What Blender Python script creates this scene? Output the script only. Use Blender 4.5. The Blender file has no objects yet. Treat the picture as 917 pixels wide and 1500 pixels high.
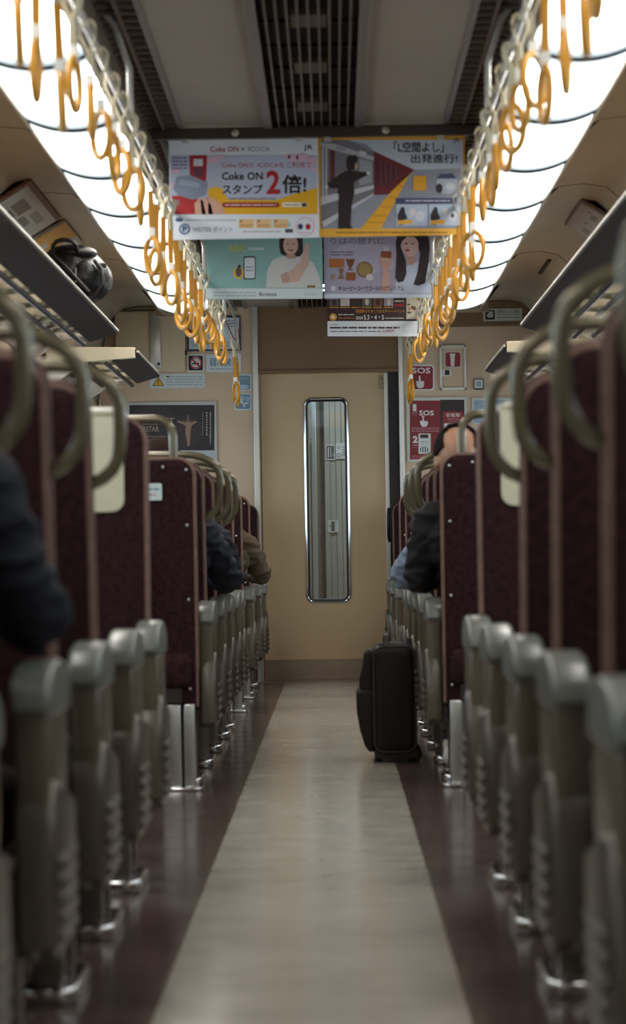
import bpy, bmesh, math, random
from mathutils import Vector, Matrix, noise as mnoise
random.seed(7)
sc = bpy.context.scene
C = sc.collection
PI = math.pi
# ------------------------------------------------------------------ camera
F = 4500.0; VX, VY = 490.0, 815.0; ROLL = 0.0157; CX, CZ = 0.05, 0.75
def pix(px, py, Y):
    a = px - VX; b = py - VY
    u = a - ROLL * b; v = b + ROLL * a
    return CX + u * Y / F, CZ - v * Y / F
cam_d = bpy.data.cameras.new('camera'); cam = bpy.data.objects.new('camera', cam_d); C.objects.link(cam)
cam_d.sensor_fit = 'VERTICAL'; cam_d.sensor_height = 36; cam_d.sensor_width = 36; cam_d.lens = F / 1500 * 36
fx, fz = pix(458.5, 750, 1.0)
fwd = Vector((fx - CX, 1, fz - CZ)).normalized()
ux, uz = pix(458.5, 700, 1.0)
upv = Vector((ux - fx, 0, uz - fz)); upv = (upv - fwd * upv.dot(fwd)).normalized()
rt = fwd.cross(upv)
M4 = Matrix(((rt.x, upv.x, -fwd.x, CX), (rt.y, upv.y, -fwd.y, 0), (rt.z, upv.z, -fwd.z, CZ), (0, 0, 0, 1)))
cam.matrix_world = M4
cam_d.clip_start = 0.1; cam_d.clip_end = 200
cam_d.dof.use_dof = True; cam_d.dof.focus_distance = 17.5; cam_d.dof.aperture_fstop = 5.6
sc.camera = cam
# ------------------------------------------------------------------ world, exposure
w = bpy.data.worlds.new('World'); sc.world = w; w.use_nodes = True
w.node_tree.nodes['Background'].inputs[0].default_value = (0.78, 0.89, 1.0, 1)
w.node_tree.nodes['Background'].inputs[1].default_value = 4.2
sc.view_settings.view_transform = 'Standard'; sc.view_settings.look = 'None'
sc.view_settings.exposure = 0.0; sc.view_settings.gamma = 1.0; sc.view_settings.use_curve_mapping = False
LAMP = 11.0
try:
    sc.cycles.max_bounces = 8; sc.cycles.diffuse_bounces = 4; sc.cycles.use_denoising = True
except Exception: pass

# ------------------------------------------------------------------ materials
def srgb(c):
    return tuple(((x / 255) / 12.92 if x / 255 <= .04045 else ((x / 255 + .055) / 1.055) ** 2.4) for x in c)
_m = {}
def mat(name, col, rough=.6, metal=0., spec=.5, noise=0., scale=20., bump=0., emit=0., stretch=None, hexa=True):
    if name in _m: return _m[name]
    m = bpy.data.materials.new(name); m.use_nodes = True; nt = m.node_tree
    b = nt.nodes['Principled BSDF']
    c = srgb(col) if hexa else col
    b.inputs['Base Color'].default_value = (*c, 1)
    b.inputs['Roughness'].default_value = rough; b.inputs['Metallic'].default_value = metal
    b.inputs['Specular IOR Level'].default_value = spec
    if emit:
        b.inputs['Emission Color'].default_value = (*c, 1); b.inputs['Emission Strength'].default_value = emit
    if noise or bump:
        tc = nt.nodes.new('ShaderNodeTexCoord'); mp = nt.nodes.new('ShaderNodeMapping')
        nt.links.new(tc.outputs['Object'], mp.inputs[0])
        if stretch: mp.inputs['Scale'].default_value = stretch
        n = nt.nodes.new('ShaderNodeTexNoise'); n.inputs['Scale'].default_value = scale; n.inputs['Detail'].default_value = 4
        nt.links.new(mp.outputs[0], n.inputs[0])
        if noise:
            r = nt.nodes.new('ShaderNodeValToRGB')
            r.color_ramp.elements[0].position = .35; r.color_ramp.elements[1].position = .65
            r.color_ramp.elements[0].color = (*[x * (1 - noise) for x in c], 1)
            r.color_ramp.elements[1].color = (*[min(1, x * (1 + noise)) for x in c], 1)
            nt.links.new(n.outputs[0], r.inputs[0]); nt.links.new(r.outputs[0], b.inputs['Base Color'])
        if bump:
            bp = nt.nodes.new('ShaderNodeBump'); bp.inputs['Strength'].default_value = bump; bp.inputs['Distance'].default_value = .01
            nt.links.new(n.outputs[0], bp.inputs['Height']); nt.links.new(bp.outputs[0], b.inputs['Normal'])
    _m[name] = m
    return m
WALL = mat('beige_panel', (205, 178, 150), .45, noise=.05, scale=3)
DOORM = mat('door_panel', (196, 168, 130), .42, noise=.04, scale=2)
HEADM = mat('header_panel', (122, 92, 64), .5, noise=.05, scale=3)
CEIL = mat('ceiling_panel', (142, 126, 112), .5, noise=.06, scale=1.5)
SIDEC = mat('side_ceiling_panel', (160, 142, 120), .5, noise=.08, scale=1.5)
DARK = mat('dark_slot', (40, 28, 26), .7)
BLACK = mat('black_plastic', (22, 16, 16), .5)
SEAM = mat('lamp_seam', (44, 46, 46), .6)
STEEL = mat('brushed_steel', (196, 196, 192), .3, .9, noise=.05, scale=30, stretch=(1, 1, .05))
TRIM = mat('aluminium_trim', (205, 205, 200), .35, .8)
CHROME = mat('chrome', (220, 222, 225), .12, 1.)
TUBE = mat('handle_tube', (106, 97, 76), .25, .35, .7)
CAPM = mat('armrest_cap', (104, 106, 100), .3, 0., .6, noise=.05, scale=40)
COLM = mat('armrest_column', (104, 94, 80), .27, .25, .6, noise=.05, scale=15)
LOWM = mat('armrest_shroud', (84, 76, 66), .3, .2, .6, noise=.05, scale=15)
LEGM = mat('seat_leg', (110, 104, 98), .3, .7)
FABRIC = mat('seat_fabric', (46, 26, 27), .95, spec=.15, noise=.35, scale=60, bump=.3)
FABRIC2 = mat('folding_seat_fabric', (66, 44, 50), .95, spec=.15, noise=.3, scale=60, bump=.3)
PIPE = mat('seat_piping', (112, 84, 72), .7, noise=.15, scale=40)
COVER = mat('white_seat_cover', (200, 192, 166), .8, noise=.04, scale=20)
RING = mat('orange_ring', (196, 134, 22), .3, 0, .6)
SLEEVE = mat('orange_sleeve', (190, 128, 22), .5)
BELT = mat('cream_belt', (206, 194, 166), .75)
JOINT = mat('white_joint', (225, 222, 214), .4)
RACKC = mat('rack_cream', (206, 190, 160), .5, noise=.05, scale=8)
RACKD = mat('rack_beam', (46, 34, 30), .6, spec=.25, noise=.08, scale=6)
KICK = mat('kick_plate', (150, 134, 118), .35, .8, noise=.06, scale=12)
WHITE = mat('white_print', (226, 228, 230), .5)

def floor_mat():
    m = bpy.data.materials.new('floor_vinyl'); m.use_nodes = True; nt = m.node_tree; b = nt.nodes['Principled BSDF']
    tc = nt.nodes.new('ShaderNodeTexCoord'); sx = nt.nodes.new('ShaderNodeSeparateXYZ')
    nt.links.new(tc.outputs['Object'], sx.inputs[0])
    ab = nt.nodes.new('ShaderNodeMath'); ab.operation = 'ABSOLUTE'; nt.links.new(sx.outputs[0], ab.inputs[0])
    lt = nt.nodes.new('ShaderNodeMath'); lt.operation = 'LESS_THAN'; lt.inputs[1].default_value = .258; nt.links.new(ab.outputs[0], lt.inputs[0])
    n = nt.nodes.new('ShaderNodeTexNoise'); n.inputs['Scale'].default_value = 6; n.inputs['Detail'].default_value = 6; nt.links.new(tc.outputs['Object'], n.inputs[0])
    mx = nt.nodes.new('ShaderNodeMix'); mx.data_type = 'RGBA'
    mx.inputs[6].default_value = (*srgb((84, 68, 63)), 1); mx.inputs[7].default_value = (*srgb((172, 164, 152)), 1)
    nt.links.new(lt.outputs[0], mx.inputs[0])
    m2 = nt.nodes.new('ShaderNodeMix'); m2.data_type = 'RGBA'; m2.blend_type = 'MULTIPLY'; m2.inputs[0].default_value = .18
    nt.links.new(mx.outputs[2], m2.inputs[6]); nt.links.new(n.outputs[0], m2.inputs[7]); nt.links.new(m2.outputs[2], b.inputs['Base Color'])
    r = nt.nodes.new('ShaderNodeMapRange'); r.inputs[3].default_value = .1; r.inputs[4].default_value = .26
    nt.links.new(n.outputs[0], r.inputs[0]); nt.links.new(r.outputs[0], b.inputs['Roughness'])
    return m
def lamp_mat():
    m = bpy.data.materials.new('lamp_diffuser'); m.use_nodes = True; nt = m.node_tree
    for n in list(nt.nodes): nt.nodes.remove(n)
    o = nt.nodes.new('ShaderNodeOutputMaterial'); e = nt.nodes.new('ShaderNodeEmission')
    tc = nt.nodes.new('ShaderNodeTexCoord'); sx = nt.nodes.new('ShaderNodeSeparateXYZ'); nt.links.new(tc.outputs['Generated'], sx.inputs[0])
    r = nt.nodes.new('ShaderNodeValToRGB'); cr = r.color_ramp           # the tube ends are a little dimmer than its middle
    cr.elements[0].position = 0; cr.elements[0].color = (.05, .062, .068, 1)
    cr.elements[1].position = 1; cr.elements[1].color = (.05, .062, .068, 1)
    for p, c in ((.05, (.075, .088, .094, 1)), (.18, (.5, .51, .48, 1)), (.38, (1, .95, .87, 1)), (.62, (1, .95, .87, 1)), (.82, (.5, .51, .48, 1)), (.95, (.075, .088, .094, 1))):
        q = cr.elements.new(p); q.color = c
    nt.links.new(sx.outputs[1], r.inputs[0]); nt.links.new(r.outputs[0], e.inputs[0]); e.inputs[1].default_value = LAMP
    nt.links.new(e.outputs[0], o.inputs[0]); return m
def glass_mat(name='window_glass', tint=(.9, .95, .95), refl=.12):
    m = bpy.data.materials.new(name); m.use_nodes = True; nt = m.node_tree
    for n in list(nt.nodes): nt.nodes.remove(n)
    o = nt.nodes.new('ShaderNodeOutputMaterial'); t = nt.nodes.new('ShaderNodeBsdfTransparent'); g = nt.nodes.new('ShaderNodeBsdfGlossy')
    t.inputs[0].default_value = (*tint, 1); g.inputs['Roughness'].default_value = .03
    x = nt.nodes.new('ShaderNodeMixShader'); x.inputs[0].default_value = refl
    nt.links.new(t.outputs[0], x.inputs[1]); nt.links.new(g.outputs[0], x.inputs[2]); nt.links.new(x.outputs[0], o.inputs[0]); return m
GLASS = glass_mat(); FLOORM = floor_mat(); LAMPM = lamp_mat()

# ------------------------------------------------------------------ mesh helpers
def box(bm, x0, x1, y0, y1, z0, z1, mi=0, bev=0.):
    r = bmesh.ops.create_cube(bm, size=1); vs = r['verts']
    for v in vs: v.co = Vector(((x0 + x1) / 2 + v.co.x * (x1 - x0), (y0 + y1) / 2 + v.co.y * (y1 - y0), (z0 + z1) / 2 + v.co.z * (z1 - z0)))
    fs = {f for v in vs for f in v.link_faces}
    for f in fs: f.material_index = mi
    if bev:
        es = list({e for v in vs for e in v.link_edges})
        bmesh.ops.bevel(bm, geom=es, offset=bev, segments=3, profile=.5, affect='EDGES', clamp_overlap=True)
def tube(bm, pts, r, seg=10, closed=False, mi=0):
    pts = [Vector(p) for p in pts]; n = len(pts); rings = []; prev = None
    for i, p in enumerate(pts):
        if closed: t = (pts[(i + 1) % n] - pts[i - 1]).normalized()
        else: t = (pts[min(i + 1, n - 1)] - pts[max(i - 1, 0)]).normalized()
        if prev is None:
            a = Vector((0, 0, 1)) if abs(t.z) < .9 else Vector((1, 0, 0)); prev = (a - t * a.dot(t)).normalized()
        else: prev = (prev - t * prev.dot(t)).normalized()
        q = t.cross(prev); rr = r[i] if isinstance(r, (list, tuple)) else r
        rings.append([bm.verts.new(p + (prev * math.cos(2 * PI * k / seg) + q * math.sin(2 * PI * k / seg)) * rr) for k in range(seg)])
    for i in range(n if closed else n - 1):
        A = rings[i]; B = rings[(i + 1) % n]
        for k in range(seg):
            f = bm.faces.new((A[k], A[(k + 1) % seg], B[(k + 1) % seg], B[k])); f.material_index = mi
    if not closed:
        bm.faces.new(rings[0][::-1]).material_index = mi; bm.faces.new(rings[-1]).material_index = mi
def prism(bm, prof, axis, a0, a1, mi=0, bev=0.):
    """prof: 2D outline; axis 'x': prof=(y,z); 'y': prof=(x,z); 'z': prof=(x,y)"""
    def P(p, a): return {'x': (a, p[0], p[1]), 'y': (p[0], a, p[1]), 'z': (p[0], p[1], a)}[axis]
    A = [bm.verts.new(P(p, a0)) for p in prof]; B = [bm.verts.new(P(p, a1)) for p in prof]; n = len(prof); fs = []
    for i in range(n): fs.append(bm.faces.new((A[i], A[(i + 1) % n], B[(i + 1) % n], B[i])))
    fa = bm.faces.new(A[::-1]); fb = bm.faces.new(B); fs += [fa, fb]
    for f in fs: f.material_index = mi
    bmesh.ops.recalc_face_normals(bm, faces=fs)
    if bev:
        bmesh.ops.bevel(bm, geom=list(set(fa.edges) | set(fb.edges)), offset=bev, segments=3, profile=.5, affect='EDGES', clamp_overlap=True)
def sphere(bm, c, r, sx=1, sy=1, sz=1, u=20, v=12, mi=0, rot=None):
    q = bmesh.ops.create_uvsphere(bm, u_segments=u, v_segments=v, radius=r)
    for vv in q['verts']:
        p = Vector((vv.co.x * sx, vv.co.y * sy, vv.co.z * sz))
        if rot: p = rot @ p
        vv.co = p + Vector(c)
    for f in {f for vv in q['verts'] for f in vv.link_faces}: f.material_index = mi
def rrect(x0, x1, z0, z1, r, n=6, corners=(1, 1, 1, 1)):
    """rounded rect, corners order: (x0,z0),(x1,z0),(x1,z1),(x0,z1)"""
    pts = []
    for k, (cx, cz, a) in enumerate(((x0, z0, PI), (x1, z0, 1.5 * PI), (x1, z1, 0), (x0, z1, .5 * PI))):
        rr = r if corners[k] else 0
        if not rr: pts.append((cx, cz)); continue
        ox = cx + (rr if cx == x0 else -rr); oz = cz + (rr if cz == z0 else -rr)
        for i in range(n + 1):
            t = a + .5 * PI * i / n; pts.append((ox + rr * math.cos(t), oz + rr * math.sin(t)))
    return pts
def obj(name, bm, m, parent=None, smooth=False, loc=(0, 0, 0)):
    me = bpy.data.meshes.new(name); bm.normal_update(); bm.to_mesh(me); bm.free()
    for x in (m if isinstance(m, (list, tuple)) else [m]): me.materials.append(x)
    if smooth:
        for p in me.polygons: p.use_smooth = True
        try: me.set_sharp_from_angle(angle=math.radians(40))
        except Exception: pass
    o = bpy.data.objects.new(name, me); C.objects.link(o); o.location = loc
    if parent: o.parent = parent
    return o
def tag(o, label=None, cat=None, group=None, kind=None):
    if label: o['label'] = label
    if cat: o['category'] = cat
    if group: o['group'] = group
    if kind: o['kind'] = kind
    return o
def empty(name, loc, label, cat, group=None):
    o = bpy.data.objects.new(name, None); C.objects.link(o); o.location = loc; o.empty_display_size = .1
    return tag(o, label, cat, group)
def struct(name, bm, m, parent=None, smooth=False):
    o = obj(name, bm, m, parent, smooth)
    if not parent: o['kind'] = 'structure'
    return o
def B(): return bmesh.new()
ORD = ['first', 'second', 'third', 'fourth', 'fifth', 'sixth', 'seventh', 'eighth', 'ninth', 'tenth', 'eleventh', 'twelfth', 'thirteenth', 'fourteenth', 'fifteenth', 'sixteenth', 'seventeenth', 'eighteenth', 'nineteenth', 'twentieth', 'twenty-first', 'twenty-second', 'twenty-third', 'twenty-fourth', 'twenty-fifth', 'twenty-sixth', 'twenty-seventh', 'twenty-eighth', 'twenty-ninth', 'thirtieth', 'thirty-first', 'thirty-second']
SIDE = {-1: 'left', 1: 'right'}
# ================================================================== STRUCTURE
YE = 18.38          # face of the end wall
Y0 = -1.0
WX = 1.36           # side walls
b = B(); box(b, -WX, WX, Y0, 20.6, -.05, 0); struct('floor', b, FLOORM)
# end wall in pieces around the door opening
DX0, DX1 = pix(383, 750, YE)[0], pix(580, 750, YE)[0]
DZ1 = pix(480, 546, YE)[1]
PX0, PX1 = pix(375, 600, YE)[0], pix(588, 600, YE)[0]
b = B()
box(b, -WX, DX0, YE, YE + .06, 0, 2.5); box(b, DX1, WX, YE, YE + .06, 0, 2.5)
struct('wall_end', b, WALL)
b = B(); box(b, PX0 + .015, PX1 - .015, YE - .012, YE + .05, DZ1, 2.31)
box(b, PX0 + .015, PX1 - .015, YE - .025, YE - .012, DZ1, DZ1 + .018)
struct('wall_end_header', b, HEADM)
for i, (px, wd) in enumerate(((PX0, .017), (PX1, .015))):
    b = B(); box(b, px - wd, px + wd, YE - .03, YE, .0, 2.28, bev=.005); struct('trim_%d' % (i + 1), b, TRIM)
b = B(); box(b, DX1 - .035, PX1 - .015, YE - .008, YE + .1, .0, DZ1); struct('trim_3', b, DARK)  # dark strip painting the shade inside the open door track gap
# side walls with window band, one wall each side
WIN = [(-.6, .8), (1.0, 2.5), (2.7, 4.2), (4.4, 5.9), (6.05, 7.35), (9.75, 11.2), (11.4, 12.9), (15.2, 16.6), (16.8, 18.1)]
DRS = [(7.55, 9.4), (13.5, 14.85)]
FRAME = mat('window_frame', (150, 126, 100), .4, noise=.05, scale=5)
for s in (-1, 1):
    b = B(); xa, xb = sorted((s * WX, s * (WX + .08)))
    segs = sorted([(a, c, .85, 1.62) for a, c in WIN] + [(a, c, .0, 1.85) for a, c in DRS])
    y = Y0
    for a, c, z0, z1 in segs:
        if a > y: box(b, xa, xb, y, a, 0, 2.5)
        if z0 > 0: box(b, xa, xb, a, c, 0, z0)
        box(b, xa, xb, a, c, z1, 2.5); y = c
    box(b, xa, xb, y, 18.44, 0, 2.5)
    struct('wall_' + SIDE[s], b, WALL)
b = B(); box(b, -1.5, 1.5, Y0 - .06, Y0, 0, 2.5); struct('wall_back', b, WALL)
k = 0
for s in (-1, 1):
    for (a, c) in WIN:
        k += 1
        b = B(); x = s * (WX + .03); t = .035
        fr = [(a, a + t, .85, 1.62), (c - t, c, .85, 1.62), (a, c, .85, .85 + t), (a, c, 1.62 - t, 1.62), (a, c, 1.32, 1.345)]
        for (p, q, z0, z1) in fr: box(b, min(x, x - s * .05), max(x, x - s * .05), p, q, z0, z1, bev=.004)
        w_ = struct('window_%d' % k, b, FRAME)
        b = B(); box(b, x - .003, x + .003, a + t, c - t, .85 + t, 1.62 - t); obj('pane', b, GLASS, w_)
k = 2
for s in (-1, 1):
    for (a, c) in DRS:
        b = B(); x = s * (WX + .05); m_ = (a + c) / 2
        for (p, q) in ((a, m_ - .004), (m_ + .004, c)):
            iw = (q - p) * .2
            box(b, min(x, x - s * .04), max(x, x - s * .04), p, p + iw, 0, 1.85); box(b, min(x, x - s * .04), max(x, x - s * .04), q - iw, q, 0, 1.85)
            box(b, min(x, x - s * .04), max(x, x - s * .04), p + iw, q - iw, 0, .75); box(b, min(x, x - s * .04), max(x, x - s * .04), p + iw, q - iw, 1.6, 1.85)
        d_ = struct('door_%d' % k, b, STEEL); k += 1
        for (p, q) in ((a, m_), (m_, c)):
            iw = (q - p) * .2; b = B(); box(b, x - .02 - .003, x - .02 + .003, p + iw, q - iw, .75, 1.6); obj('pane', b, GLASS, d_)
# ceiling pieces
ZC = 2.25
b = B()
for s in (-1, 1):
    x0, x1 = sorted((s * .168, s * .458)); box(b, x0, x1, Y0, 18.38, ZC, ZC + .03)
    # small panel fixings
struct('ceiling', b, CEIL)
b = B()
for s in (-1, 1):
    x0, x1 = sorted((s * .142, s * .172)); box(b, x0, x1, Y0, 18.38, ZC - .02, ZC + .02, bev=.003)
    x0, x1 = sorted((s * .452, s * .468)); box(b, x0, x1, Y0, 18.38, ZC - .012, ZC + .02, bev=.002)
struct('ceiling_trim', b, mat('ceiling_trim', (120, 110, 104), .4, .5))
b = B(); box(b, -1.45, 1.45, Y0, 18.5, ZC + .16, ZC + .2); struct('ceiling_void', b, DARK)
b = B()
for i in range(9): box(b, -.118 + i * .0295 - .003, -.118 + i * .0295 + .003, Y0, 18.38, ZC - .015, ZC + .01)
struct('ceiling_centre_slats', b, mat('grille_slat', (96, 84, 78), .4, .4))
b = B()
y = 0.
while y < 18.2:
    box(b, -.14, .14, y, y + .02, ZC + .02, ZC + .03, 0); y += .415
struct('ceiling_grille_crossbars', b, DARK)
b = B(); y = 8.56 - .83 * 10
while y < 18: box(b, -.052, .052, y, y + .2, ZC + .012, ZC + .03, bev=.004); y += .83
struct('ceiling_vent_patches', b, mat('vent_patch', (150, 134, 118), .5))
SL = mat('side_grille_bar', (112, 92, 78), .45, .3)
for s in (-1, 1):
    b = B()
    for x in (.515,): box(b, min(s * x, s * (x + .006)), max(s * x, s * (x + .006)), Y0, 18.38, ZC - .02, ZC + .0)
    y = 0.
    while y < 18.2:
        box(b, min(s * .468, s * .58), max(s * .468, s * .58), y, y + .012, ZC - .012, ZC + .0); y += .11
    # sloping fascia down to the lamp
    prism(b, [(s * .575, ZC + .02), (s * .585, 2.10), (s * .597, 2.10), (s * .59, ZC + .02)], 'y', Y0, 17.12)
    struct('ceiling_side_grille', b, SL)
    prof = [(.872, 2.10), (.885, 2.16), (.93, 2.22), (1.0, 2.255), (1.1, 2.265), (1.19, 2.25), (1.26, 2.19), (1.31, 2.08), (1.34, 1.92), (1.355, 1.7)]
    outer = [(x + .03, z + .03) for x, z in prof]
    b = B(); prism(b, [(s * x, z) for x, z in prof + outer[::-1]], 'y', Y0, 17.12)
    prof2 = [(.45, 2.262), (.93, 2.262)] + prof[4:]; out2 = [(x + .03, z + .03) for x, z in prof2]
    prism(b, [(s * x, z) for x, z in prof2 + out2[::-1]], 'y', 17.12, 18.38)
    for yy in (2.2, 4.6, 7., 9.43, 11.86, 14.3, 16.1):      # joints between panels
        pass
    o = struct('ceiling_side', b, SIDEC, smooth=True)
    b = B()
    for yy in (3.4, 5.8, 8.2, 10.66, 12.6, 15.4):
        ins = [(x * 1.0 - .0015, z - .0015) for x, z in prof[1:]]
        prism(b, [(s * x, z) for x, z in ins + [(x + .01, z + .01) for x, z in ins[::-1]]], 'y', yy, yy + .006)
    struct('ceiling_joint', b, mat('panel_joint', (92, 78, 68), .6))
    b = B()
    for yy in (4.6, 7.0, 9.4, 13.1, 15.7):
        box(b, min(s * 1.165, s * 1.183), max(s * 1.165, s * 1.183), yy, yy + .75, 2.244, 2.258)
    struct('ceiling_air_slot', b, DARK)
    b = B(); x0, x1 = sorted((s * .575, s * .93)); box(b, x0, x1, 17.10, 17.13, 2.10, 2.29); struct('ceiling_end_panel', b, SIDEC)
    # lamp bed above the diffusers, closes the cove
    b = B(); x0, x1 = sorted((s * .59, s * .88)); box(b, x0, x1, Y0, 17.12, 2.14, 2.16); struct('ceiling_lamp_bed', b, SIDEC)
# curved border where the ceiling meets the end wall
b = B()
for s in (-1, 1):
    path = [(s * x, YE - .012, z) for x, z in ((.45, 2.25), (1.0, 2.25), (1.1, 2.25), (1.18, 2.236), (1.245, 2.178), (1.295, 2.075), (1.325, 1.92), (1.34, 1.7), (1.34, 0))]
    tube(b, path, .012, 8)
struct('trim_4', b, mat('end_trim', (176, 158, 132), .4))

# ================================================================== CEILING LIGHTS
seams = [9.43 + 1.2 * i for i in range(-6, 7)]
for s in (-1, 1):
    for i in range(len(seams)):
        y0 = seams[i]; y1 = y0 + 1.2
        if y0 > 16.8: continue
        y1 = min(y1, 17.1)
        if y0 > 16.5: continue
        lab = 'glowing white curved ceiling light on the %s side, %s from the end wall' % (SIDE[s], ORD[len(seams) - 2 - i] if i < len(seams) - 1 else ORD[0])
        e = empty('ceiling_light', (s * .735, y0, 2.11), lab, 'light', 'ceiling light diffusers')
        b = B(); n = 12; last = i == 13 or y1 >= 16.6
        rows = []
        for yy in (0, .3, .6, .9, y1 - y0):
            row = []
            for j in range(n + 1):
                x = -.143 + .286 * j / n; z = -.035 * (1 - (2 * j / n - 1) ** 2)
                row.append(b.verts.new((x, yy + (.004 if yy == 0 else -.004 if yy > 1.1 else 0), z)))
            rows.append(row)
        for r0, r1 in zip(rows, rows[1:]):
            for j in range(n): b.faces.new((r0[j], r1[j], r1[j + 1], r0[j + 1]))
        obj('diffuser', b, LAMPM, e, True)
        b = B(); pr = [(-.143 + .286 * j / n, -.035 * (1 - (2 * j / n - 1) ** 2) - .006) for j in range(n + 1)]
        prism(b, pr + [(x, z + .018) for x, z in pr[::-1]], 'y', -.014, .014)
        obj('end_rib', b, SEAM, e)
        b = B()
        for q in (-1, 1): box(b, q * .143 - .004, q * .143 + .004, 0, y1 - y0, -.012, .02)
        obj('side_frame', b, TRIM, e)

# ================================================================== STRAP RAILS AND STRAPS
ZR = 1.954; RX = .49
for s in (-1, 1):
    e = empty('strap_rail', (s * RX, 0, ZR), 'long silver tube rail carrying the %s row of hanging straps' % SIDE[s], 'rail')
    b = B(); tube(b, [(0, Y0 + .02, 0), (0, 17.6, 0)], .009, 12); obj('tube', b, CHROME, e, True)
    for yy in (1.2, 3.6, 6.0, 8.4, 10.8, 13.2, 15.6, 17.58):
        b = B(); tube(b, [(0, yy, 0), (0, yy, .14), (s * .04, yy, .26), (s * .075, yy, .31)], .009, 8); obj('bracket', b, TRIM, e, True)
longs = [4.5, 4.9, 5.31, 5.71, 6.12] + [9.26, 9.63, 10.0, 10.37, 10.74, 11.1, 11.47, 11.88, 12.25, 12.7] + [17.0, 17.42]
shorts = [6.55, 6.93, 7.3, 7.67, 8.03, 8.4, 8.77] + [13.15, 13.6, 14.0, 14.4, 14.8, 15.2]
allst = sorted([(y, 1) for y in longs] + [(y, 0) for y in shorts])
def strap_meshes():
    out = {}
    b = B(); pts = [(0, .053 * math.cos(2 * PI * i / 32), .055 * math.sin(2 * PI * i / 32)) for i in range(32)]
    tube(b, pts, .0085, 10, closed=True); out['ring'] = b
    return out
protos = {}
for long_ in (0, 1):
    zb = (1.603 if long_ else 1.700) - ZR          # ring bottom, relative to the rail
    zc = zb + .0635
    parts = []
    b = B(); pts = [(0, .054 * math.cos(2 * PI * i / 32), .055 * math.sin(2 * PI * i / 32)) for i in range(32)]
    tube(b, pts, .0085, 10, closed=True); parts.append(('ring', b, RING, zc))
    b = B(); box(b, -.011, .011, -.009, .009, .048, .085, bev=.004); parts.append(('joint', b, JOINT, zc))
    top = zc + .085
    if long_:
        b = B(); box(b, -.010, .010, -.0045, .0045, 0, .115, bev=.0035); parts.append(('sleeve', b, SLEEVE, top - .002)); top += .112
    b = B()
    # belt: a flat loop of webbing going over the rail
    h = -top
    prof = [(-.006, 0), (-.004, h * .5), (-.018, h - .02)] + [(-.019 * math.cos(a), h + .019 * math.sin(a)) for a in [i * PI / 8 for i in range(9)]] + [(.018, h - .02), (.004, h * .5), (.006, 0)]
    inn = [(x * .82, z * 1.0 - (0.0015 if z > h - .01 else 0)) for x, z in prof]
    verts = []
    for (p, q) in zip(prof, prof[1:]):
        for xx in (0,):
            v = [b.verts.new((p[0], -.013, p[1])), b.verts.new((q[0], -.013, q[1])), b.verts.new((q[0], .013, q[1])), b.verts.new((p[0], .013, p[1]))]
            b.faces.new(v)
    bmesh.ops.remove_doubles(b, verts=b.verts, dist=.0001)
    bmesh.ops.solidify(b, geom=list(b.faces), thickness=.003)
    parts.append(('belt', b, BELT, top))
    mes = []
    for nm, bb, m, z in parts:
        me = bpy.data.meshes.new(nm); bb.normal_update(); bb.to_mesh(me); bb.free(); me.materials.append(m)
        for p in me.polygons: p.use_smooth = (nm == 'ring')
        mes.append((nm, me, z))
    protos[long_] = mes
for s in (-1, 1):
    for i, (y, lg) in enumerate(allst):
        y += random.uniform(-.03, .03)
        e = empty('hanging_strap', (s * RX, y, ZR), '%sorange ring strap on the %s rail, %s from the end wall' % ('long ' if lg else 'short ', SIDE[s], ORD[len(allst) - 1 - i]), 'strap', 'orange ring straps on the %s rail' % SIDE[s])
        e.rotation_euler = (random.uniform(-.03, .03), random.uniform(-.035, .035), 0)
        yaw = random.choice((0, .12, -.15, .08) if y < 6.3 else (0, .1, -.12, .2, -.3, .45, .6, .3, -.5, .15))
        for nm, me, z in protos[lg]:
            o = bpy.data.objects.new(nm, me); C.objects.link(o); o.parent = e; o.location = (0, 0, z)
            if nm == 'ring': o.rotation_euler = (0, 0, yaw)
            if nm == 'sleeve': o.rotation_euler = (0, 0, yaw * .6 + .3)
            if nm == 'belt': o.rotation_euler = (0, 0, random.uniform(-.5, .5))
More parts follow.
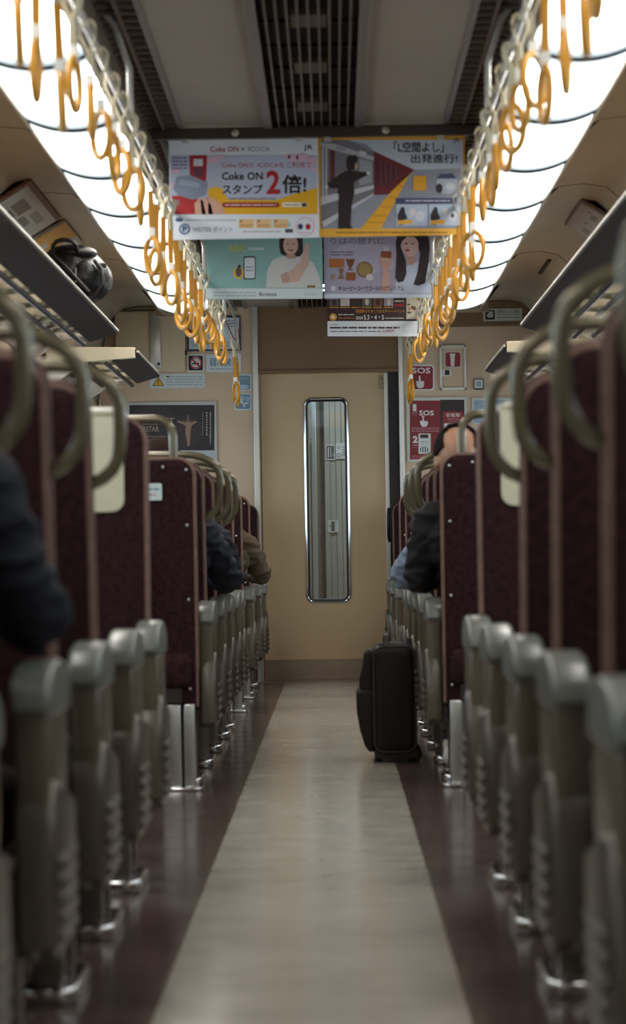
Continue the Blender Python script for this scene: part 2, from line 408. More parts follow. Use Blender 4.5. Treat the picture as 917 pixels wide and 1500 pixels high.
# ================================================================== LUGGAGE RACKS
def rack(s, y0, y1, lab):
    zf = 1.745
    e = empty('luggage_rack', (s * 1.33, y0, zf), lab, 'rack')
    b = B()   # front beam: broad dark underside, thin bright edge
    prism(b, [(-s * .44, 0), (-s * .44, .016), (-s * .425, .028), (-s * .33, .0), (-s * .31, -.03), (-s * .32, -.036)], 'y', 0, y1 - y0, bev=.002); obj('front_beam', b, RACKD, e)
    b = B(); tube(b, [(-s * .442, 0, .012), (-s * .442, y1 - y0, .012)], .006, 8); obj('edge_strip', b, mat('rack_edge', (214, 208, 196), .3, .3), e, True)
    y = .0; i = 0
    while y < y1 - y0 - .3:      # wide cream cross boards, notched by the bars below
        b = B(); prism(b, [(-s * .33, .0), (-s * .33, .014), (0, .034), (0, .008)], 'y', y, y + .5, bev=.003)
        for yy in (y, y + .25): prism(b, [(-s * .325, .002), (-s * .325, -.035), (-.0, -.03), (0, .01)], 'y', yy, yy + .018, bev=.002)
        y += .62; i += 1
        obj('cross_board', b, RACKC, e)
    b = B(); prism(b, [(-s * .43, -.02), (-s * .43, .03), (0, .04), (0, -.05)], 'y', -.02, .03, bev=.004)
    obj('end_board', b, RACKC, e)
    b = B()
    for k_ in range(4):
        x = -s * (.05 + .08 * k_); tube(b, [(x, 0, -.045), (x, y1 - y0, -.045)], .011, 8)
    obj('long_bar', b, mat('rack_bar', (48, 36, 32), .5), e, True)
    L = y1 - y0
    for yy in (0.02, L * .5, L - .03):
        b = B(); prism(b, [(-s * .36, .0), (0, .0), (0, -.14), (-s * .06, -.12), (-s * .2, -.03)], 'y', yy - .012, yy + .012, bev=.003); obj('bracket', b, mat('rack_bracket', (222, 212, 196), .4), e)
for s in (-1, 1):
    rack(s, 2.0, 7.5, 'nearest cream slatted luggage rack on the %s wall, mostly out of frame' % SIDE[s]) if False else None
    rack(s, 5.2, 13.5, 'long dark edged luggage rack with cream boards on the %s side' % SIDE[s])
    rack(s, 14.85, 16.75, 'short cream luggage rack beyond the side door on the %s side' % SIDE[s])

# ================================================================== SEATS
XA, XB = .400, 1.31
def back_local(s, th, z0, z1, rad):
    """back centred at y=0"""
    b = B(); x0, x1 = sorted((s * XA, s * XB))
    prism(b, rrect(x0, x1, z0, z1, rad, 6, (0, 0, 1, 1)), 'y', -th / 2, th / 2, bev=.018); return b
def piping(s, th, z0, z1, rad, y):
    b = B(); x0, x1 = sorted((s * XA, s * XB))
    p = rrect(x0 + .003, x1 - .003, z0, z1 - .003, rad, 6, (0, 0, 1, 1))
    # open outline: up the sides, over the top
    pts = [(x1 - .003, z0)] + p[2:-0 or None][0:] + [(x0 + .003, z0)]
    pts = [(x1 - .003, z0 + .002)] + [q for q in p if q[1] > z1 - rad - .01] + [(x0 + .003, z0 + .002)]
    tube(b, [(q[0], y, q[1]) for q in pts], .0065, 6); return b
def seat(s, yb, ya, face, kind, lab, group, cover=False, z1=1.078, handle='loop'):
    """yb: y of the backrest top; ya: near end of the armrest; face +1 = looks away from the camera"""
    e = empty('train_seat', (0, yb, 0), lab, 'seat', group)
    th = .10; rad = .055; tilt = math.radians(9 if kind == 'flip' else 3) * face
    zb = .27 if kind != 'flip' else .40
    hinge = Vector((0, 0, z1))
    def place(o):       # recline about the top edge, so that the top stays at yb
        o.matrix_local = Matrix.Translation(hinge) @ Matrix.Rotation(tilt, 4, 'X') @ Matrix.Translation(-hinge); return o
    bk = place(obj('backrest', back_local(s, th, zb, z1, rad), FABRIC, e, True))
    for q in (-1, 1): place(obj('piping', piping(s, th, zb, z1, rad, q * (th / 2 - .012)), PIPE, e, True))
    if cover:
        for (xa, xb) in ((.452, .84), (.88, 1.27)):
            b = B(); x0, x1 = sorted((s * xa, s * xb))
            prism(b, rrect(x0, x1, .862, z1 + .006, .03, 5, (1, 1, 0, 0)), 'y', -th / 2 - .006, -th / 2 - .001)
            box(b, x0, x1, -th / 2 - .006, th / 2 + .006, z1 + .001, z1 + .006); box(b, x0, x1, th / 2 + .001, th / 2 + .006, .95, z1 + .006)
            c_ = place(obj('headrest_cover', b, COVER, e))
    # cushion
    dy = ya - yb
    ylo, yhi = (dy - .12, dy + .40) if face > 0 else (dy - .05, -.04)
    if kind == 'flip': ylo = .10
    b = B(); x0, x1 = sorted((s * (XA + .02), s * XB))
    box(b, x0, (x0 + x1) / 2 - .004, ylo, yhi, .33, .445, bev=.03); box(b, (x0 + x1) / 2 + .004, x1, ylo, yhi, .33, .445, bev=.03)
    obj('seat_cushion', b, FABRIC, e, True)
    b = B(); box(b, x0 + .03, x1 - .03, ylo + .02, yhi - .02, .28, .335, bev=.008); obj('seat_frame', b, DARK, e)
    # aisle armrest unit: cap, column, lower shroud with ribs
    am = empty_part('armrest', e, (s * .374, dy, 0))
    arch = [(0, .548)] + [(.0 + .006, .575)] + [(.17 - .165 * math.cos(t), .572 + .038 * math.sin(t)) for t in [PI * i / 12 for i in range(13)]] + [(.34, .548), (.30, .548), (.29, .57)] + [(.05, .57), (.04, .548)]
    arch = [(.17 - .17 * math.cos(t), .545 + .065 * math.sin(t) ** .6) for t in [PI * i / 16 for i in range(17)]] + [(.325, .53), (.015, .53)]
    b = B(); prism(b, arch, 'x', -.028, .028, bev=.009); obj('cap', b, CAPM, am, True)
    b = B(); prism(b, [(.012, .535), (.012, .44), (.02, .40), (.30, .40), (.328, .44), (.328, .535)], 'x', -.023, .023, bev=.008); obj('column', b, COLM, am, True)
    b = B(); xo = -s * .034; xi = s * .026
    x0, x1 = sorted((xo, xi))
    prof = [(.0, .375), (.025, .425), (.05, .445), (.20, .425), (.335, .40), (.335, .28), (.29, .20), (.03, .195), (.0, .215)]
    prism(b, prof, 'x', x0, x1, bev=.012)
    obj('shroud', b, LOWM, am, True)
    b = B()
    for k_ in range(5):
        z = .33 - .026 * k_; xr = -s * .034; box(b, min(xr, xr - s * .007), max(xr, xr - s * .007), .02, .27, z - .007, z + .007, bev=.003)
    obj('rib', b, LOWM, am, True)
    # pedestal
    b = B(); yl = dy + .06
    for yy in (yl, yl + .2): box(b, min(s * .42, s * .47), max(s * .42, s * .47), yy, yy + .045, .03, .3, bev=.006)
    box(b, min(s * .41, s * 1.25), max(s * .41, s * 1.25), yl, yl + .245, .25, .285)
    obj('leg', b, LEGM, e, True)
    b = B(); prism(b, rrect(min(s * .395, s * .5), max(s * .395, s * .5), yl - .03, yl + .28, .03), 'z', 0.0, .03, bev=.008); obj('foot', b, CHROME, e, True)
    b = B(); box(b, min(s * 1.1, s * 1.15), max(s * 1.1, s * 1.15), yl, yl + .2, .0, .27, bev=.006); obj('leg', b, LEGM, e)
    if handle == 'loop':
        zt = z1 + .032; xo = .343; r_ = .055
        pts = [(s * (XB - .08), 0, z1 - .01), (s * (XB - .08), 0, zt - .02), (s * (XB - .11), 0, zt), (s * (XA + .06), 0, zt)]
        for t in [i * PI / 2 / 6 for i in range(1, 7)]: pts.append((s * (XA + .06 - (XA + .06 - xo) * math.sin(t)), 0, zt - .075 * (1 - math.cos(t))))
        pts += [(s * xo, 0, zt - .12), (s * (xo + .002), 0, zt - .155)]
        for t in [i * PI / 2 / 5 for i in range(1, 6)]: pts.append((s * (xo + .002 + (XA + .02 - xo) * (1 - math.cos(t)) * 1.0), 0, zt - .155 - .07 * math.sin(t)))
        b = B(); tube(b, pts, .0125, 10); place(obj('handle_rail', b, TUBE, e, True))
    elif handle == 'arch':
        b = B(); xs = .468; zt = 1.205
        pts = [(s * xs, 0, z1 - .02), (s * xs, 0, zt - .06)]
        for t in [i * PI / 2 / 6 for i in range(1, 7)]: pts.append((s * (xs + .055 * (1 - math.cos(t))), 0, zt - .06 + .06 * math.sin(t)))
        pts += [(s * (XB - .12), 0, zt), (s * (XB - .07), 0, zt - .05), (s * (XB - .07), 0, z1 - .02)]
        tube(b, pts, .014, 10); place(obj('handle_rail', b, TUBE, e, True))
    elif handle == 'bar':
        b = B(); zt = z1 + .02; pts = [(s * (XA + .05), 0, z1 - .01), (s * (XA + .055), 0, zt - .006), (s * (XA + .075), 0, zt), (s * (XB - .1), 0, zt), (s * (XB - .07), 0, z1 - .01)]
        tube(b, pts, .010, 8); place(obj('handle_rail', b, TRIM, e, True))
    if kind == 'fixed' and face > 0:    # its back carries a folded auxiliary seat and stands on a steel pillar
        b = B(); x0, x1 = sorted((s * .55, s * .98)); prism(b, rrect(x0, x1, .33, .775, .05), 'y', -.10, -.05, bev=.015)
        place(obj('folding_seat', b, FABRIC2, e, True))
        b = B()
        for (xx, ww) in ((.41, .018), (.455, .03)) if s < 0 else ((.415, .02), (.46, .012)):
            box(b, min(s * xx, s * (xx + ww * 2)), max(s * xx, s * (xx + ww * 2)), -.03, .03, 0.01, .28, bev=.006)
        obj('pillar', b, STEEL, e, True)
        b = B(); prism(b, rrect(min(s * .385, s * .54), max(s * .385, s * .54), -.06, .06, .03), 'z', 0, .012, bev=.004); obj('foot_plate', b, CHROME, e, True)
        b = B()
        for (xx, zz) in ((.425, 1.04), (.425, .86), (.425, .62), (.5, 1.05), (.425, .42), (.425, .33)): sphere(b, (s * xx, -.052, zz), .005, u=8, v=6)
        place(obj('screw', b, TRIM, e, True))
    return e
def empty_part(name, parent, loc):
    o = bpy.data.objects.new(name, None); C.objects.link(o); o.parent = parent; o.location = loc; return o
for s in (-1, 1):
    S = SIDE[s]
    g1 = 'dark fabric seats of the near %s rows' % S; g2 = 'dark fabric seats of the far %s rows' % S
    seat(s, 2.98, 3.31, 1, 'flip', 'dark seat on the %s closest to the camera, only its armrest in frame' % S, g1)
    seat(s, 3.90, 4.24, 1, 'flip', 'dark seat with loop handle, nearest large one on the %s side' % S, g1)
    seat(s, 4.82, 5.15, 1, 'flip', 'dark seat with loop handle, middle of the three near %s ones' % S, g1)
    seat(s, 5.66, 6.03, 1, 'flip', 'dark seat with loop handle in front of the white covered %s seat' % S, g1)
    seat(s, 7.42, 6.87, -1, 'fixed', 'dark seat with a white headrest cover on the %s side' % S, g1, cover=True, z1=1.09, handle='bar')
    seat(s, 9.97, 10.03, 1, 'fixed', 'dark seat back on a bright steel pillar on the %s side' % S, g2, handle='arch')
    seat(s, 10.62, 10.96, 1, 'flip', 'dark seat just behind the pillar mounted seat on the %s' % S, g2)
    seat(s, 11.48, 11.82, 1, 'flip', 'dark seat in the far %s rows, second beyond the pillar mounted one' % S, g2)
    seat(s, 12.34, 12.68, 1, 'flip', 'dark seat in the far %s rows, third beyond the pillar mounted one' % S, g2)
    seat(s, 13.72, 13.30, -1, 'fixed', 'dark seat at the far side door on the %s' % S, g2, handle='bar')
    seat(s, 14.95, 15.0, 1, 'fixed', 'dark seat back just past the far %s side door' % S, g2, handle=None)
    seat(s, 16.35, 16.5, 1, 'fixed', 'dark seat one row before the end wall on the %s' % S, g2, handle=None)
    seat(s, 18.22, 17.62, -1, 'fixed', 'dark seat against the end wall on the %s' % S, g2, z1=1.06, handle=None)

# ================================================================== PRINTED SHEETS
_col = {}
def ink(c, rough=.45, metal=0.):
    k = (tuple(c), rough, metal)
    if k not in _col: _col[k] = mat('print_%02x%02x%02x' % tuple(c) + ('_m' if metal else ''), c, rough, metal)
    return _col[k]
class Sheet:
    def __init__(s, name, label, cat, rect, Y, col, zoom=None, group=None, th=.002, rad=0, name_part=None, W=None, H=None, anchor='c', frame=None):
        s.z = zoom or (0, 0, 1); s.Y = Y; s.k = Y / F; s.parts = {}; s.mats = {}; s.n = 0
        x0, y0, x1, y1 = s.t(rect[0], rect[1]) + s.t(rect[2], rect[3])
        c = pix((x0 + x1) / 2, (y0 + y1) / 2, Y); w_ = (x1 - x0) * s.k; h = (y1 - y0) * s.k
        if H: c = (c[0], c[1] + (H - h) / 2); h = H       # the hidden upper part of the sheet
        s.c = c; s.w = w_; s.h = h
        b = B(); prism(b, rrect(-w_ / 2, w_ / 2, -h / 2, h / 2, rad, 5) if rad else [(-w_ / 2, -h / 2), (w_ / 2, -h / 2), (w_ / 2, h / 2), (-w_ / 2, h / 2)], 'y', 0, th)
        s.o = obj(name, b, ink(col), None, False, (c[0], Y, c[1])); tag(s.o, label, cat, group)
    def t(s, x, y): return (s.z[0] + x / s.z[2], s.z[1] + y / s.z[2])
    def loc(s, x, y):
        X, Z = pix(*s.t(x, y), s.Y); return X - s.c[0], Z - s.c[1]
    def get(s, part, col):
        if part not in s.parts: s.parts[part] = (B(), [])
        b, ms = s.parts[part]; m = ink(col)
        if m not in ms: ms.append(m)
        return b, ms.index(m)
    def poly(s, part, pts, col, L=1):
        b, i = s.get(part, col); y = -.0005 * L
        vs = [b.verts.new((q[0], y, q[1])) for q in (s.loc(*p) for p in pts)]
        f = b.faces.new(vs); f.material_index = i; f.normal_update()
        if f.normal.y > 0: f.normal_flip()
    def rect(s, part, x0, y0, x1, y1, col, L=1): s.poly(part, [(x0, y0), (x1, y0), (x1, y1), (x0, y1)], col, L)
    def rr(s, part, x0, y0, x1, y1, r, col, L=1): s.poly(part, rrect(x0, x1, y0, y1, r, 5), col, L)
    def ell(s, part, cx, cy, rx, ry, col, L=1, n=24): s.poly(part, [(cx + rx * math.cos(2 * PI * i / n), cy + ry * math.sin(2 * PI * i / n)) for i in range(n)], col, L)
    def ring(s, part, cx, cy, r, wd, col, L=1, n=28):
        for i in range(n):
            a, c = 2 * PI * i / n, 2 * PI * (i + 1) / n
            s.poly(part, [(cx + r * math.cos(a), cy + r * math.sin(a)), (cx + r * math.cos(c), cy + r * math.sin(c)), (cx + (r - wd) * math.cos(c), cy + (r - wd) * math.sin(c)), (cx + (r - wd) * math.cos(a), cy + (r - wd) * math.sin(a))], col, L)
    def text(s, part, txt, x0, y0, x1, y1, col, L=2, bold=0.):
        cu = bpy.data.curves.new('t', 'FONT'); cu.body = txt; cu.size = 1; cu.offset = bold; cu.resolution_u = 2
        o = bpy.data.objects.new('t', cu); C.objects.link(o)
        dg = bpy.context.evaluated_depsgraph_get(); dg.update()
        me = bpy.data.meshes.new_from_object(o.evaluated_get(dg)); bpy.data.objects.remove(o); bpy.data.curves.remove(cu)
        if not me.vertices: return
        xs = [v.co.x for v in me.vertices]; ys = [v.co.y for v in me.vertices]
        ax, bx, ay, by = min(xs), max(xs), min(ys), max(ys)
        b, i = s.get(part, col); y = -.0005 * L; vs = []
        for v in me.vertices:
            X, Z = s.loc(x0 + (v.co.x - ax) / max(bx - ax, 1e-6) * (x1 - x0), y1 + (v.co.y - ay) / max(by - ay, 1e-6) * (y0 - y1))
            vs.append(b.verts.new((X, y, Z)))
        for p in me.polygons:
            try: f = b.faces.new([vs[q] for q in p.vertices]); f.material_index = i
            except Exception: pass
        bpy.data.meshes.remove(me)
    def lines(s, part, x0, y0, x1, y1, n, col, L=2, fill=.45, dash=True):
        """rows of unreadably small print"""
        rnd = random.Random(int(x0 * 7 + y0)); h = (y1 - y0) / n
        for i in range(n):
            x = x0; yy = y0 + i * h
            while x < x1:
                wd = min(rnd.uniform(.6, 2.2) * h * 2, x1 - x)
                s.rect(part, x, yy + h * (1 - fill) / 2, x + wd, yy + h * (1 + fill) / 2, col, L); x += wd + h * .35
                if not dash: pass
    def done(s):
        for k, (b, ms) in s.parts.items(): obj(k, b, ms, s.o)
        return s.o
Q1 = (230, 180, 3.668); Q2 = (455, 180, 3.668)
RED = (158, 22, 34); NAVY = (40, 50, 90)
# ---- first row, left: stamp campaign
p = Sheet('hanging_poster', 'hanging stamp campaign poster with a big red 2 and a yellow band', 'poster', (65, 85, 868, 620), 10.6, (214, 220, 230), Q1, 'hanging posters')
T = 'lettering'; G = 'picture'
p.text(T, 'Coke ON', 285, 122, 437, 152, RED, 2, .012); p.text(T, '×', 452, 128, 470, 146, (90, 90, 100)); p.text(T, 'ICOCA', 490, 122, 607, 150, (130, 136, 150), 2, .008); p.text(T, 'JR', 788, 115, 838, 148, (46, 50, 66), 2, .01)
p.rect(G, 72, 168, 862, 488, (176, 184, 206))
for (x, y, r) in ((300, 195, 28), (340, 180, 20), (730, 185, 30), (780, 180, 34), (830, 200, 30), (845, 250, 18), (700, 178, 18), (100, 250, 26), (90, 330, 18), (820, 230, 16)): p.ell(G, x, y, r, r * .7, (212, 176, 196), 2, 12)
p.lines(G, 80, 175, 160, 250, 4, (120, 112, 150), 3)
p.poly(G, [(172, 172), (268, 170), (262, 315), (176, 300)], RED, 3); p.rect(G, 195, 190, 245, 228, (205, 205, 212), 4); p.rect(G, 195, 236, 245, 285, (92, 50, 60), 4)
p.poly(G, [(78, 390), (210, 380), (225, 488), (82, 488)], (172, 22, 30), 3); p.rect(G, 92, 410, 118, 442, (140, 110, 120), 4)
p.poly(G, [(272, 360), (300, 340), (345, 345), (380, 410), (640, 412), (720, 385), (862, 345), (862, 488), (330, 488), (280, 420)], (222, 168, 16), 3)
p.poly(G, [(85, 350), (105, 285), (180, 278), (272, 318), (262, 385), (190, 410), (110, 385)], (128, 140, 164), 5); p.poly(G, [(120, 300), (230, 318), (225, 345), (115, 330)], (150, 162, 184), 6)
p.poly(G, [(205, 488), (205, 440), (262, 400), (300, 402), (350, 444), (366, 488)], (176, 130, 110), 5)
for q in ([(205, 488), (200, 430), (225, 405), (245, 415), (262, 488)], [(240, 488), (232, 408), (258, 398), (290, 440), (300, 488)], [(275, 488), (275, 400), (305, 400), (350, 440), (368, 488)]): p.poly(G, q, (206, 160, 138), 6)
p.text(T, 'Coke ONと ICOCAをご利用で', 345, 207, 830, 238, (176, 60, 74), 3)
p.text(T, 'Coke ON', 347, 262, 568, 304, (38, 22, 24), 4, .02); p.text(T, 'スタンプ', 350, 328, 568, 380, (38, 22, 24), 4, .02)
p.text(T, '2', 587, 252, 662, 380, (170, 22, 34), 4, .03); p.text(T, '倍!', 672, 275, 803, 377, (38, 22, 24), 4, .02)
p.lines(T, 385, 398, 640, 412, 1, (110, 110, 120), 4)
p.rr(T, 350, 425, 658, 452, 12, (150, 24, 26), 4); p.lines(T, 365, 431, 640, 446, 1, (226, 190, 190), 5); p.rr(T, 672, 425, 808, 450, 10, (232, 222, 200), 4); p.rect(T, 778, 428, 804, 448, (50, 40, 40), 5); p.lines(T, 684, 431, 770, 445, 1, (150, 130, 110), 5)
p.ell(T, 147, 568, 30, 30, (30, 60, 104), 2); p.ell(T, 147, 568, 23, 23, (170, 184, 204), 3); p.text(T, 'P', 136, 552, 160, 584, (30, 60, 104), 4, .04)
p.text(T, 'WESTER ポイント', 190, 553, 405, 584, (96, 104, 124), 2); p.ell(T, 118, 518, 22, 11, (60, 84, 130), 2); p.lines(T, 148, 514, 425, 526, 1, (150, 156, 170), 2)
for x in (438, 532, 624): p.rr(T, x, 515, x + 82, 563, 5, (222, 186, 132), 2); p.lines(T, x + 8, 540, x + 74, 560, 2, (180, 120, 70), 3); p.ell(T, x + 14, 526, 7, 7, (170, 90, 60), 3, 10)
p.lines(T, 460, 576, 670, 588, 1, (150, 150, 160)); p.rect(T, 688, 568, 730, 588, (52, 52, 60)); p.ell(T, 704, 545, 16, 14, (150, 190, 205))
p.ring(T, 796, 555, 52, 7, (214, 180, 190)); p.ell(T, 770, 555, 14, 16, (40, 56, 92), 3); p.ell(T, 812, 556, 14, 16, RED, 3); p.lines(T, 765, 585, 825, 592, 1, (180, 120, 130), 3)
p.done()
# ---- second row, left: pale green phone poster
p = Sheet('hanging_poster', 'pale green hanging poster with a phone and a woman in white', 'poster', (249, 640, 890, 945), 13.3, (136, 176, 172), Q1, 'hanging posters', H=.364)
p.rect(T, 250, 888, 889, 944, (206, 214, 216)); p.text(T, 'Kronos', 550, 908, 642, 930, (30, 26, 30), 2, .012); p.lines(T, 300, 902, 530, 935, 2, (170, 178, 182)); p.lines(T, 790, 915, 860, 925, 1, (170, 178, 182))
p.text(T, 'NEC', 388, 655, 480, 690, (196, 200, 84), 2, .02); p.lines(T, 490, 660, 585, 690, 1, (190, 206, 206), 2)
p.rr(G, 464, 714, 530, 840, 10, (58, 60, 66)); p.rr(G, 470, 722, 525, 833, 8, (208, 214, 216), 2); p.lines(G, 478, 765, 516, 800, 2, (150, 160, 166), 3)
p.ell(G, 440, 805, 33, 33, (206, 174, 88)); p.ell(G, 438, 800, 16, 26, (90, 70, 66), 2); p.ell(G, 442, 770, 9, 10, (60, 44, 44), 3)
p.poly(G, [(585, 884), (592, 790), (620, 735), (690, 708), (770, 708), (840, 750), (872, 820), (884, 884)], (204, 202, 198))
p.poly(G, [(658, 600), (782, 600), (784, 690), (768, 716), (740, 718), (690, 716), (664, 700), (656, 660)], (46, 26, 32), 2)
p.poly(G, [(690, 706), (745, 706), (742, 728), (700, 728)], (190, 146, 132), 3); p.ell(G, 718, 655, 40, 54, (206, 168, 152), 4); p.poly(G, [(700, 678), (738, 678), (720, 690)], (150, 70, 76), 5); p.ell(G, 703, 648, 6, 3, (60, 36, 40), 5, 8); p.ell(G, 735, 648, 6, 3, (60, 36, 40), 5, 8)
p.poly(G, [(660, 820), (720, 790), (770, 745), (800, 640), (818, 645), (815, 760), (760, 850), (680, 862)], (206, 170, 154), 3); p.poly(G, [(664, 816), (700, 796), (716, 850), (672, 858)], (188, 150, 136), 4)
p.rect(T, 806, 872, 850, 884, (140, 110, 70), 3)
p.done()
# ---- first row, right: conductor poster
p = Sheet('hanging_poster', 'yellow bordered hanging poster of a conductor pointing along a platform', 'poster', (38, 72, 832, 606), 10.62, (224, 164, 48), Q2, 'hanging posters')
p.rect(G, 56, 88, 818, 566, (140, 142, 156))
p.poly(G, [(200, 88), (818, 88), (818, 242), (560, 250), (345, 150), (300, 110)], (184, 192, 208), 2)
p.poly(G, [(56, 88), (200, 88), (345, 155), (345, 382), (80, 562), (56, 562)], (116, 112, 118), 2)
p.poly(G, [(56, 100), (130, 110), (340, 180), (340, 200), (56, 125)], (176, 176, 184), 3); p.poly(G, [(56, 395), (342, 330), (342, 350), (56, 440)], (188, 190, 198), 3); p.poly(G, [(60, 530), (342, 375), (342, 384), (70, 562)], (188, 190, 198), 3)
for x in (62, 80): p.poly(G, [(x, 130), (x + 9, 132), (x + 9, 420), (x, 425)], (186, 190, 200), 4)
p.poly(G, [(104, 140), (130, 146), (130, 330), (104, 340)], (92, 40, 48), 4); p.poly(G, [(262, 190), (332, 205), (332, 320), (262, 335)], (150, 152, 162), 4)
p.poly(G, [(135, 120), (190, 132), (190, 150), (135, 140)], (150, 152, 160), 5); p.poly(G, [(262, 145), (300, 155), (300, 172), (262, 165)], (196, 198, 204), 5)
p.poly(G, [(340, 150), (556, 250), (418, 382), (340, 386)], (104, 26, 36), 4); p.poly(G, [(352, 190), (500, 248), (420, 330), (352, 340)], (76, 30, 42), 5)
for x in (375, 402, 430, 458): p.poly(G, [(x, 185 + (x - 352) * .38), (x + 5, 187 + (x - 352) * .38), (x + 5, 345 - (x - 352) * .45), (x, 347 - (x - 352) * .45)], (120, 60, 70), 6)
p.poly(G, [(552, 254), (528, 282), (380, 566), (270, 566), (410, 395), (500, 290)], (222, 160, 36), 4)
for q in (.25, .45, .62, .78, .9):
    xa = 540 + (275 - 540) * q; xb = 548 + (385 - 548) * q; yy = 262 + (560 - 262) * q; p.poly(G, [(xa, yy), (xb, yy + 3), (xb, yy + 7), (xa, yy + 4)], (176, 122, 24), 5)
p.poly(G, [(148, 560), (152, 380), (145, 380), (148, 350), (110, 350), (88, 340), (92, 318), (165, 268), (200, 252), (245, 258), (300, 262), (308, 278), (250, 305), (232, 320), (236, 372), (222, 430), (214, 562), (180, 566)], (34, 20, 24), 7)
p.poly(G, [(192, 235), (192, 190), (205, 172), (245, 170), (256, 185), (250, 205), (240, 215), (236, 250), (205, 255)], (34, 20, 24), 7); p.ell(G, 246, 232, 9, 16, (190, 150, 130), 8, 12); p.ell(G, 310, 268, 9, 9, (210, 205, 205), 8, 10); p.ell(G, 86, 342, 9, 9, (210, 205, 205), 8, 10)
p.ell(G, 165, 560, 20, 8, (24, 16, 18), 8, 12); p.ell(G, 205, 560, 20, 8, (24, 16, 18), 8, 12)
p.rr(G, 552, 282, 622, 362, 8, (222, 160, 36), 6)
p.ell(G, 734, 322, 58, 58, (170, 178, 192), 6); p.poly(G, [(678, 298), (700, 272), (760, 268), (788, 298)], (62, 66, 96), 7); p.ell(G, 692, 350, 18, 26, (40, 30, 40), 7, 12); p.ell(G, 750, 340, 26, 20, (198, 200, 206), 7, 12)
p.rect(G, 458, 402, 806, 432, (60, 66, 104), 6); p.lines(T, 510, 410, 750, 424, 1, (190, 196, 212), 7)
for x in (460, 637):
    p.rect(G, x, 436, x + 169, 552, (172, 184, 204), 6); p.poly(G, [(x + 6, 498), (x + 18, 470), (x + 30, 450), (x + 44, 452), (x + 48, 480), (x + 62, 515), (x + 40, 520), (x + 38, 548), (x + 14, 548)], (34, 24, 32), 8)
    p.poly(G, [(x + 8, 524), (x + 85, 518), (x + 85, 540), (x + 8, 546)], (218, 160, 50), 9); p.ell(G, x + 88, 478, 18, 22, (206, 200, 200), 7, 12); p.ell(G, x + 128, 500, 26, 30, (196, 200, 210), 7, 12)
p.ell(G, 763, 497, 8, 12, (40, 30, 40), 9, 10)
p.text(T, '「L空間よし」', 448, 98, 716, 156, (34, 24, 30), 5, .012); p.text(T, '出発進行!', 540, 165, 790, 214, (34, 24, 30), 5, .012); p.text(T, 'JR', 765, 80, 805, 106, (62, 66, 104), 5, .008)
p.lines(T, 135, 580, 735, 594, 1, (120, 84, 30), 2)
p.done()
# ---- second row, right: vitamin drink poster
p = Sheet('hanging_poster', 'lilac hanging poster of a long haired woman holding up a small bottle', 'poster', (72, 620, 712, 940), 13.32, (166, 158, 178), Q2, 'hanging posters', H=.364)
p.ell(G, 300, 720, 190, 90, (178, 170, 190), 1); p.poly(G, [(640, 600), (711, 600), (711, 760), (660, 700)], (190, 160, 140), 1)
p.text(T, 'りはの疲れに', 108, 612, 400, 652, (96, 84, 100), 3)
p.poly(G, [(440, 914), (470, 830), (520, 765), (590, 742), (650, 752), (700, 800), (711, 914)], (190, 196, 214), 2)
p.poly(G, [(470, 590), (630, 590), (640, 660), (636, 740), (615, 860), (580, 874), (552, 868), (575, 800), (590, 700), (560, 620), (500, 620), (482, 660), (512, 740), (515, 810), (500, 850), (470, 858), (455, 830), (462, 700), (458, 640)], (38, 22, 30), 4)
p.poly(G, [(512, 700), (562, 700), (566, 750), (540, 765), (515, 745)], (188, 144, 136), 3); p.ell(G, 534, 655, 46, 62, (208, 170, 160), 5); p.ell(G, 520, 683, 14, 6, (160, 66, 76), 6, 10); p.ell(G, 514, 648, 8, 4, (50, 30, 36), 6, 8); p.ell(G, 550, 648, 8, 4, (50, 30, 36), 6, 8); p.poly(G, [(486, 640), (500, 600), (570, 598), (582, 640), (560, 612), (520, 608)], (38, 22, 30), 7)
p.poly(G, [(376, 905), (388, 790), (370, 740), (375, 700), (410, 682), (436, 700), (440, 745), (420, 780), (428, 905)], (200, 158, 146), 5); p.rr(G, 378, 688, 434, 745, 8, (150, 74, 40), 6); p.rect(G, 392, 664, 420, 690, (200, 196, 200), 6); p.poly(G, [(370, 720), (440, 728), (438, 748), (372, 742)], (206, 166, 152), 7)
p.rect(G, 100, 728, 182, 776, (176, 104, 50), 3); p.poly(G, [(188, 730), (240, 730), (226, 768), (216, 780), (232, 790), (196, 790), (210, 778), (200, 766)], (120, 74, 54), 3); p.rect(G, 190, 802, 242, 846, (150, 84, 46), 3); p.ell(G, 290, 787, 44, 44, (140, 112, 64), 3); p.ell(G, 290, 787, 34, 34, (160, 132, 80), 4); p.ell(G, 318, 828, 20, 18, (206, 200, 206), 5); p.poly(G, [(148, 780), (180, 780), (172, 812), (184, 838), (144, 838), (158, 812)], (140, 106, 84), 3); p.poly(G, [(104, 812), (134, 812), (126, 846), (110, 846)], (160, 130, 110), 3)
p.lines(T, 110, 685, 230, 715, 2, (130, 116, 130), 4); p.ell(T, 122, 888, 14, 14, (206, 206, 214), 3, 14)
p.text(T, 'キューピーコーワゴールドαプレミアム', 150, 874, 502, 901, (36, 24, 32), 8, .01); p.rect(T, 73, 918, 711, 939, (204, 208, 220), 3)
p.done()
